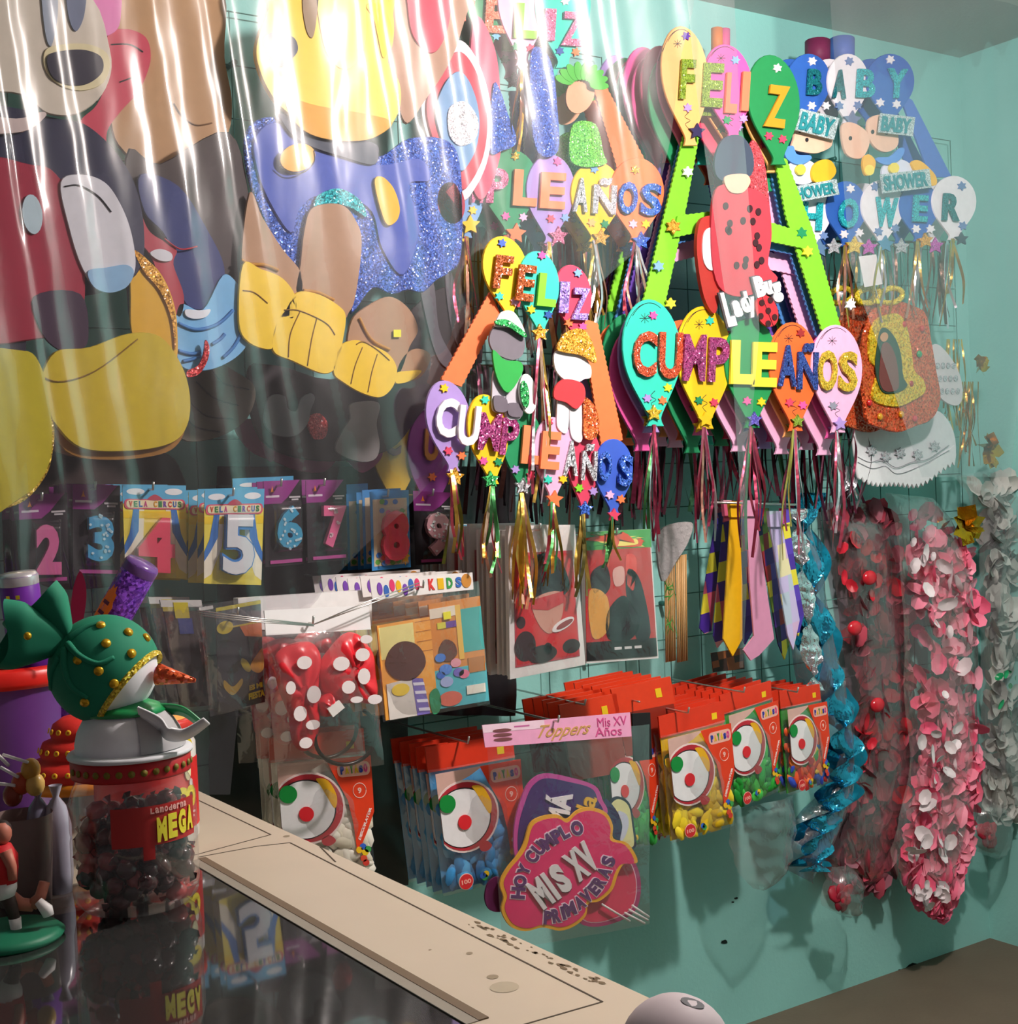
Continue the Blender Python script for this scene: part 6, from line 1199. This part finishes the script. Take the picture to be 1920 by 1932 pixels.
# neck scarf
ax = (RIGHT*.80+DOWN*.60-FWD*.05).normalized()
nk = dp(222, 1362, JD)
MB().lathe([(.0385, .0360), (.040, .0372), (.0335, .0440), (.022, .0485), (.008, .051)], body_c, mat('#138a4a', rough=.35, spec=.6), 32).build('scarf', t)
def band(P, wid, m, nm, dv, thick=.0022):
    b = MB(); P = path([tuple(p) for p in P], 8); P = [Vector(p) for p in P]; V = []
    for i, p in enumerate(P):
        d = (P[min(i+1, len(P)-1)]-P[max(i-1, 0)]).normalized(); e = (dv-d*dv.dot(d)).normalized(); q = d.cross(e)*thick/2; w2 = wid[0]+(wid[1]-wid[0])*i/len(P)
        V += [p-e*w2/2-q, p+e*w2/2-q, p+e*w2/2+q, p-e*w2/2+q]
    n = len(P); Fs = [(4*i+k, 4*i+(k+1) % 4, 4*i+4+(k+1) % 4, 4*i+4+k) for i in range(n-1) for k in range(4)]+[(0, 1, 2, 3), (4*n-4, 4*n-3, 4*n-2, 4*n-1)]
    b.add(V, Fs, m, True); return b.build(nm, t)
tilt = (FWD*-.6+Vector((0, 0, 1))*.8)
band([dp(262, 1350, JD-.03), dp(300, 1366, JD-.035), dp(318, 1384, JD-.035), dp(350, 1385, JD-.03), dp(390, 1360, JD-.03)], (.026, .010), mat('#dcdcdf', rough=.5), 'scarf_tail', tilt)
band([dp(270, 1342, JD), dp(310, 1338, JD+.01), dp(345, 1342, JD+.01), dp(376, 1364, JD+.01)], (.016, .012), mat('#128048', rough=.35, spec=.6), 'scarf_tail', tilt)
# cap: green felt shell, cut by a slanting plane
GF = mat('#137a5c', rough=.75, var=.12, scale=40)
kk = [(hr*1.05*math.sin(a), -hr*1.05*math.cos(a)) for a in [i*PI/20*.70/1 for i in range(0, 21)]]
cap = MB().lathe([(max(r, .0001), h) for r, h in kk], hc, GF, 48, axis=ax).build('snowman_cap', t)
rr_, hh_ = kk[-1]
e1 = ax.cross(up).normalized(); e2 = ax.cross(e1)
ring = [hc+ax*hh_+(e1*math.cos(q)+e2*math.sin(q))*rr_ for q in [2*PI*i/48 for i in range(49)]]
b = MB(); V = []
for i in range(48):
    q = 2*PI*i/48
    for dr, dh in ((.0015, -.0035), (.0028, 0), (.0012, .0035), (-.001, 0)): V.append(hc+ax*(hh_+dh)+(e1*math.cos(q)+e2*math.sin(q))*(rr_+dr))
b.add(V, [(4*i+k, 4*i+(k+1) % 4, (4*((i+1) % 48))+(k+1) % 4, (4*((i+1) % 48))+k) for i in range(48) for k in range(4)], glit('#b8901c', '#f4e04c', scale=500), False); b.build('gold_trim', t)
knot = dp(128, 1213, JD-.022)
def frill(tip, rad, nm, seed, fl=.55, k=3, ph=0):
    d = (tip-knot); L_ = d.length; d.normalize(); s1 = d.cross(FWD).normalized(); s2 = d.cross(s1); b = MB()
    def fn(u, v):
        a = 2*PI*u; rd = .006+(rad-.006)*min(1, v*1.35)**.8; return knot+d*(L_*v*(1+.10*math.sin(a*2+seed)))+s1*rd*math.cos(a)*(1+.10*math.sin(k*a+seed))+s2*rd*fl*math.sin(a)*(1+.22*math.sin(k*a+ph))
    b.sheet(fn, 48, 14, GF); return b.build(nm, t)
frill(dp(68, 1140, JD-.015), .034, 'cap_frill', 1, .7, 3, .5)
frill(dp(6, 1196, JD-.045), .032, 'cap_frill', 2.4, .7, 2, 1.6)
for P, w in (([(128, 1215), (150, 1238), (185, 1252), (215, 1240)], .004), ([(122, 1224), (122, 1262), (136, 1296), (166, 1316)], .0045), ([(132, 1205), (160, 1185), (190, 1173)], .004), ([(112, 1240), (98, 1268), (96, 1300)], .004)):
    Q = []
    for x, y in path(P, 5):
        r_ = ray(x, y).normalized(); oc_ = CAMP-hc; bb = oc_.dot(r_); cc = oc_.dot(oc_)-(hr*1.05)**2; ds = bb*bb-cc
        Q.append(CAMP+r_*(-bb-math.sqrt(ds)) if ds > 0 else dp(x, y, JD-.004))
    MB().tube(Q, [w*(1-.5*i/len(Q)) for i in range(len(Q))], GF, 8).build('felt_fold', t)
def onball(x, y, rad):
    r_ = ray(x, y).normalized(); oc_ = CAMP-hc; bb = oc_.dot(r_); cc = oc_.dot(oc_)-rad**2; ds = bb*bb-cc
    p = CAMP+r_*(-bb-math.sqrt(max(ds, 0))); return p, (p-hc).normalized()
for x, y in ((190, 1180), (242, 1193), (200, 1214), (248, 1233), (276, 1203), (147, 1245), (186, 1266), (215, 1290), (160, 1325)):
    p, nn = onball(x, y, hr*1.05); MB().lathe([(0, .0026), (.0042, .0022), (.0048, 0)], p, mat('#d8a828', rough=.25, metal=.6, bump=0), 14, axis=nn).build('gold_stud', cap)
p = dp(52, 1200, JD-.068); MB().ball(p, .004, mat('#d8a828', rough=.25, metal=.6, bump=0), 10).build('gold_stud', cap)
a_, b_ = dp(298, 1272, JD-.01), dp(368, 1284, JD-.015)
MB().tube([a_.lerp(b_, q/8) for q in range(9)], [.0112*(1-q/8)+.0022*q/8 for q in range(9)], glit('#c83c1c', '#f07038', scale=300), 16).build('carrot_nose', t)
p, nn = onball(294, 1268, hr); MB().lathe([(0, .0012), (.0045, .0008), (.0055, 0)], p, mat('#b86a9c'), 14, axis=nn).build('painted_eye', head)

# second jar behind
j2 = Vector((.503, 1.540, ZC)); r2 = .058
t = thing('candy_jar', 'white candy jar with red and yellow label behind the snowman jar', 'jar', j2)
MB().lathe([(0, .002), (r2*.9, .002), (r2, .012), (r2, .120), (r2*.92, .130), (r2*.90, .134)], j2, mat('#d8d4ce', rough=.25), 40).build('jar_body', t)
MB().lathe([(0, .132), (r2*1.02, .132), (r2*1.03, .147), (r2*.98, .150), (0, .150)], j2, mat('#c8281e', rough=.35), 40).build('lid', t)
MB().lathe([(.03, .1502), (.052, .1502), (.052, .1508), (.03, .1508)], j2, mat('#e8a04c'), 40).build('lid_print', t.children[-1])
d2 = j2-CAMP; a2 = math.atan2(-d2.x, d2.y)
def M2(u, v, w=0): return Vector((j2.x+(r2+.0008+w)*math.sin(a2+u), j2.y-(r2+.0008+w)*math.cos(a2+u), j2.z+.134-v*.118))
b = MB(); curved(b, M2, -1.5, .25, 1.5, .92, mat('#d01c1c', rough=.3), 24); b.build('jar_label', t); lb_ = t.children[-1]
b = MB().text(M2, 'CO', .55, .50, 1.1, .72, .001, .002, mat('#f0e020'), bold=.08)
b.prism(M2, ell(.75, .12, .35, .10), .0004, .001, mat('#e8d020')); b.prism(M2, ell(.9, .36, .09, .09), .0008, .0012, mat('#e8e0b0')); b.prism(M2, ell(.98, .48, .05, .04), .0008, .0014, mat('#f4f4f0'))
for k in range(3): b.prism(M2, rect(.55, .76+.04*k, 1.1-.05*k, .78+.04*k), .0008, .0012, mat('#f0d8d0'))
b.build('label_print', lb_)

# jar with stepped red cone topper
j3 = Vector((.474, 1.70, ZC)); r3 = .052
t = thing('candy_jar', 'small clear candy jar topped with a stepped red foam cone with yellow rings', 'jar', j3)
MB().lathe([(0, .002), (r3*.9, .002), (r3, .012), (r3, .044), (r3*.93, .054)], j3, JP, 36).build('jar_body', t)
b = MB(); rr = random.Random(5)
for k in range(9): a = k*2.3; c = j3+Vector((.026*math.cos(a), .026*math.sin(a), .004)); hbox(b, c.x-.012, c.x+.012, c.y-.008, c.y+.008, c.z, c.z+rr.uniform(.03, .042), mat(rr.choice(['#b8b4c4', '#8a8490', '#c8c0c4', '#4a4048'])))
o = b.build('sachets', t); o['kind'] = 'stuff'
MB().lathe([(0, .050), (r3*1.25, .050), (r3*1.27, .064), (0, .064)], j3, mat('#d8801c', rough=.4), 36).build('lid', t)
RF = mat('#d02a22', rough=.6)
pr = [(r_, z_-.058) for r_, z_ in [(.064, .122), (.066, .130), (.060, .142), (.047, .146), (.050, .154), (.045, .166), (.034, .170), (.036, .177), (.032, .188), (.02, .196), (0, .199)]]
cn = MB().lathe(pr, j3, RF, 40).build('foam_cone', t)
d3 = j3-CAMP; a3 = math.atan2(-d3.x, d3.y)
for r_, z_, n_ in ((.0648, .134, 13), (.0495, .158, 11), (.0362, .181, 9)):
    for k in range(n_): a = a3-1.5+3.0*k/(n_-1); c = j3+Vector((r_*math.sin(a), -r_*math.cos(a), z_-.058)); MB().lathe([(.0012, .0012), (.0035, .0012), (.0035, 0)], c, mat('#e8b020'), 12, axis=(math.sin(a), -math.cos(a), .3)).build('yellow_ring', cn)

# bucket of party poppers
j4 = Vector((.426, 1.875, ZC)); r4 = .090
t = thing('party_bucket', 'purple translucent bucket with a red rim at the left edge', 'bucket', j4)
MB().lathe([(0, .002), (r4*.82, .002), (r4*.84, .01), (r4*.93, .12), (r4, .172)], j4, mat('#6a3c86', rough=.3, spec=.5), 40).build('bucket_body', t)
MB().lathe([(r4*.98, .168), (r4*1.06, .168), (r4*1.09, .175), (r4*1.07, .190), (r4*1.0, .195), (r4*.96, .183)], j4, mat('#d8241c', rough=.35), 40).build('red_rim', t)
b = MB(); M4 = cylmap(j4, r4*.93, .1); d4 = j4-CAMP; a4 = math.atan2(-d4.x, d4.y)
def M5(u, v, w=0): return Vector((j4.x+(r4*.93+.002+w)*math.sin(a4+u), j4.y-(r4*.93+.002+w)*math.cos(a4+u), j4.z+.14-v*.04))
b.tube([M5(-1.4+.1*i, -.7, .001) for i in range(29)], .0012, mat('#9a70b0'), 4); b.build('moulded_ring', t)
def cannon(a, b_, r, lab, body, burst=True, cap=None, txt=None):
    a, b_ = Vector(a), Vector(b_); d = (b_-a).normalized(); L_ = (b_-a).length
    t = thing('party_popper', lab, 'party popper', a); s1 = d.cross(FWD).normalized(); s2 = s1.cross(d)
    if s2.dot(FWD) > 0: s2 = -s2
    MB().lathe([(0, 0), (r, 0), (r, L_), (r*.96, L_+.001)], a, body, 32, axis=d).build('tube', t)
    Mt = lambda u, v, w=0: a+d*(L_*v)+(s1*math.sin(u)+s2*math.cos(u))*(r+w)
    MB().lathe([(r*1.01, L_-.012), (r*1.02, L_-.001), (r*.9, L_+.004), (0, L_+.005)], a, cap or mat('#6a4a8a', rough=.2), 32, axis=d).build('end_cap', t)
    if burst:
        b = MB().prism(Mt, [(.55+.5*math.cos(i*PI/12)*(1 if i % 2 else .85), .70+.16*math.sin(i*PI/12)*(1 if i % 2 else .85)) for i in range(24)], .0006, .0012, mat('#f08a1c'))
        for k in range(3): b.prism(Mt, rect(.35, .62+.06*k, .8, .64+.06*k), .0012, .0016, mat('#5a2c3c'))
        b.build('tube_print', t)
    if txt:
        b = MB(); b.text(Mt, txt, -.1, .80, .55, .66, .0006, .0014, mat('#e8dc20'), bold=.08); b.prism(Mt, rect(-.3, .84, .4, .87), .0006, .0012, mat('#e8dc20')); b.build('tube_print', t)
    return t
PUR = glit('#5a2a9a', '#8a4ac8', scale=300, metal=.5, spread=.5)
cannon(dp(100, 1370, depth_of(j4)), dp(268, 1066, depth_of(j4)-.01), .0235, 'sparkly purple party popper tube with an orange burst, leaning right', PUR)
cannon(dp(66, 1330, depth_of(j4)-.03), dp(34, 1086, depth_of(j4)-.05), .025, 'purple party popper with shiny cap and yellow number 10, at the left edge', mat('#6a2a96', rough=.3), burst=False, cap=mat('#c8c4c8', rough=.2, metal=.5), txt='10')
b = MB().box(frame((2, 1078), (52, 1066), (58, 1080), (4, 1102), .9), 0, 0, 1, 1, 0, .001, mat('#d8d4cc')) if False else None
pl = MB(); P = [dp(150, 1215, 1.46), dp(147, 1080, 1.46)]
dd = depth_of(j4)-.07
pl.prism(lambda u, v, w=0: dp(u, v, dd-w), smooth([(150, 1078), (160, 1095), (163, 1125), (158, 1165), (146, 1210), (130, 1200), (132, 1160), (138, 1110)]), 0, .003, mat('#b8285c', rough=.6)); pl.build('foam_petal', label='tall dark pink foam petal standing behind the snowman hat', cat='foam petal')
t = thing('lollipop_bunch', 'bunch of white lollipop sticks at the left edge beside the red cone jar', 'lollipops', dp(50, 1640, 1.42))
for a, b_ in (((52, 1438), (6, 1424)), ((16, 1444), (-8, 1420)), ((34, 1466), (2, 1448)), ((28, 1482), (-6, 1478))): MB().tube([dp(*a, 1.36), dp(*b_, 1.38)], .0018, mat('#e8e0e0'), 6).build('stick', t)
for x, y, h in ((58, 1452, '#c8903c'), (40, 1478, '#b84a2c'), (66, 1480, '#d8b060'), (24, 1500, '#8a3c2c')): MB().ball(dp(x, y, 1.37), (.010, .010, .012), mat(h, rough=.3)).build('candy_head', t)
MB().lathe([(0, 0), (.026, 0), (.030, .07), (.031, .09)], Vector((dp(45, 1640, 1.37).x, dp(45, 1640, 1.37).y, ZC)), mat('#8a7470', rough=.3), 20).build('holder', t)
# sachets in film standing behind the figurine
for x, y, h, lab in ((78, 1560, '#7c7a90', 'grey white wrapped packet standing left of the snowman jar'), (112, 1560, '#a8a4b4', 'second pale wrapped packet touching the snowman jar')):
    p = dp(x, 1640, 1.40); p.z = ZC; b = MB(); b.lathe([(0, 0), (.012, 0), (.0145, .02), (.0145, .07), (.010, .09), (.003, .10), (.007, .112)], p, mat(h, rough=.25, spec=.6), 14); b.build('wrapped_packet', label=lab, cat='packet')

# footballer cake figure on a green base
fd = 1.10; fc = cp(18, 1772, ZC); fd = depth_of(fc)
t = thing('footballer_figurine', 'small footballer figurine in a red shirt kicking on a green oval base', 'figurine', fc)
MB().lathe([(0, 0), (.048, 0), (.050, .004), (.044, .009), (0, .010)], fc, mat('#146a4c', rough=.5), 36).build('green_base', t)
def limb(P, R_, m, nm): MB().tube([dp(x, y, fd+dz) for x, y, dz in P], R_, m, 12).build(nm, t)
SK = mat('#b8705c', rough=.5); WHT = mat('#e0dcda'); RSH = mat('#c01820', rough=.6)
limb([(4, 1592, 0), (4, 1615, 0), (6, 1640, 0), (8, 1666, 0)], [.008, .0145, .014, .012], RSH, 'shirt')
limb([(6, 1662, 0), (8, 1680, 0), (12, 1694, 0)], [.0125, .012, .008], WHT, 'shorts')
limb([(12, 1690, 0), (22, 1712, 0), (28, 1736, 0)], [.0075, .006, .005], mat('#3a2c28'), 'standing_leg')
limb([(28, 1732, 0), (31, 1756, 0), (30, 1778, 0)], [.0058, .005, .0045], WHT, 'sock')
limb([(34, 1786, -.002), (20, 1792, -.01)], [.0055, .005], mat('#1c1a1c'), 'boot')
limb([(14, 1690, .01), (38, 1706, .01), (62, 1708, .01)], [.0075, .0065, .006], SK, 'kicking_leg')
limb([(60, 1708, .01), (76, 1692, .012), (84, 1664, .014)], [.006, .0055, .005], SK, 'kicking_shin')
limb([(72, 1700, -.0), (88, 1716, 0), (92, 1728, 0)], [.004, .006, .005], WHT, 'white_boot')
limb([(10, 1606, -.01), (22, 1636, -.01), (24, 1660, -.01)], [.006, .0048, .004], SK, 'arm')
b = MB().ball(dp(4, 1572, fd), (.009, .009, .011), SK, 14); hd_ = b.build('head', t); MB().ball(dp(4, 1568, fd+.002), (.0095, .0095, .0105), mat('#241a16'), 12).build('hair', hd_)

# grey dome at the front edge of the counter
gc = cp(1275, 2010, ZC); gd = depth_of(gc)
t = thing('foam_ball_toy', 'grey white dome toy with black oval mark at the near counter end', 'toy', gc)
GB_ = mat('#b4a8ac', rough=.6)
c = dp(1275, 1990, gd); rd = .040
MB().ball(c, (rd, rd, rd*1.02), GB_, 32).build('dome', t)
def onb(x, y):
    r_ = ray(x, y).normalized(); oc_ = CAMP-c; bb = oc_.dot(r_); cc = oc_.dot(oc_)-rd**2; ds = bb*bb-cc; p = CAMP+r_*(-bb-math.sqrt(max(ds, 0))); return p, (p-c).normalized()
for x, y, rx, ry in ((1306, 1893, .0085, .006),):
    p, nn = onb(x, y); b = MB(); s = nn.cross(FWD).normalized(); q = nn.cross(s); b.add([p+nn*.0004+s*rx*math.cos(a)+q*ry*math.sin(a) for a in [i*PI/10 for i in range(20)]], [tuple(range(20))], mat('#1c1c28')); b.build('oval_mark', t)
# ---------------------------------------------------------------- clear plastic sheets hanging in front of the goods
CU = film('curtain_film', tint='#f7f5f7', rough=.085, gloss=.70, bump=.0006, scale=9, milky=.015, rough2=.42)
CU2 = film('side_curtain_film', tint='#f2f0f2', rough=.10, gloss=.6, bump=.0008, scale=9, milky=.045, rough2=.42)
def fold(ph):
    a = math.sin(ph/13+1.9*math.sin(ph/61)+.8*math.sin(ph/23+1)); b = math.sin(ph/31+1.3*math.sin(ph/97+2))
    return .55*a+.5*b
def curtain(name, lab, xl, xr, y0, y1, off, lean, nu, nv, amp, droop=None, fan=0, m=None):
    t = thing(name, lab, 'plastic sheet', wp((xl(y1)+xr(y1))/2, y1, off))
    def fn(u, v):
        y = y0+(y1-y0)*v; x = xl(y)*(1-u)+xr(y)*u; ph = (x-lean*y)*(1+fan*y)
        k = amp*(1-.35*v)
        return wp(x, y, off)+Vector((0, -k*fold(ph)-.008*noise.noise(Vector((x/120, y/260, 1)))-.0018*noise.noise(Vector((x/26, y/90, 5))), 0))
    MB().sheet(fn, nu, nv, m or CU).build('film_sheet', t); return t
def pw(P):
    def f(y):
        if y <= P[0][0]: return P[0][1]
        for (a, b), (c, d) in zip(P, P[1:]):
            if y <= c: return b+(d-b)*(y-a)/(c-a)
        return P[-1][1]
    return f
curtain('plastic_curtain', 'large clear plastic sheet in vertical folds over the foam figures at the left', pw([(-80, -220), (1500, -120)]), pw([(-80, 1300), (0, 1310), (450, 1225), (620, 1040), (900, 820), (1100, 620), (1330, 452), (1500, 436)]), -80, 1500, .475, .16, 420, 90, .0075)
curtain('plastic_curtain', 'narrow clear plastic strip hanging in front of the lime green framed banner', pw([(-60, 1290), (300, 1330), (620, 1376), (900, 1396), (1260, 1398)]), pw([(-60, 1380), (300, 1410), (620, 1432), (900, 1412), (1260, 1404)]), -60, 1260, .50, .09, 40, 60, .010, m=CU2)
curtain('plastic_curtain', 'clear plastic sheet bunched over the baby shower banners by the room corner', pw([(-80, 1560), (500, 1600), (900, 1740)]), pw([(-80, 1990), (500, 1960), (900, 1905)]), -80, 900, .36, .06, 120, 60, .006, m=CU2)
for _o in bpy.data.objects:
    if '_o' in _o.keys(): del _o['_o']
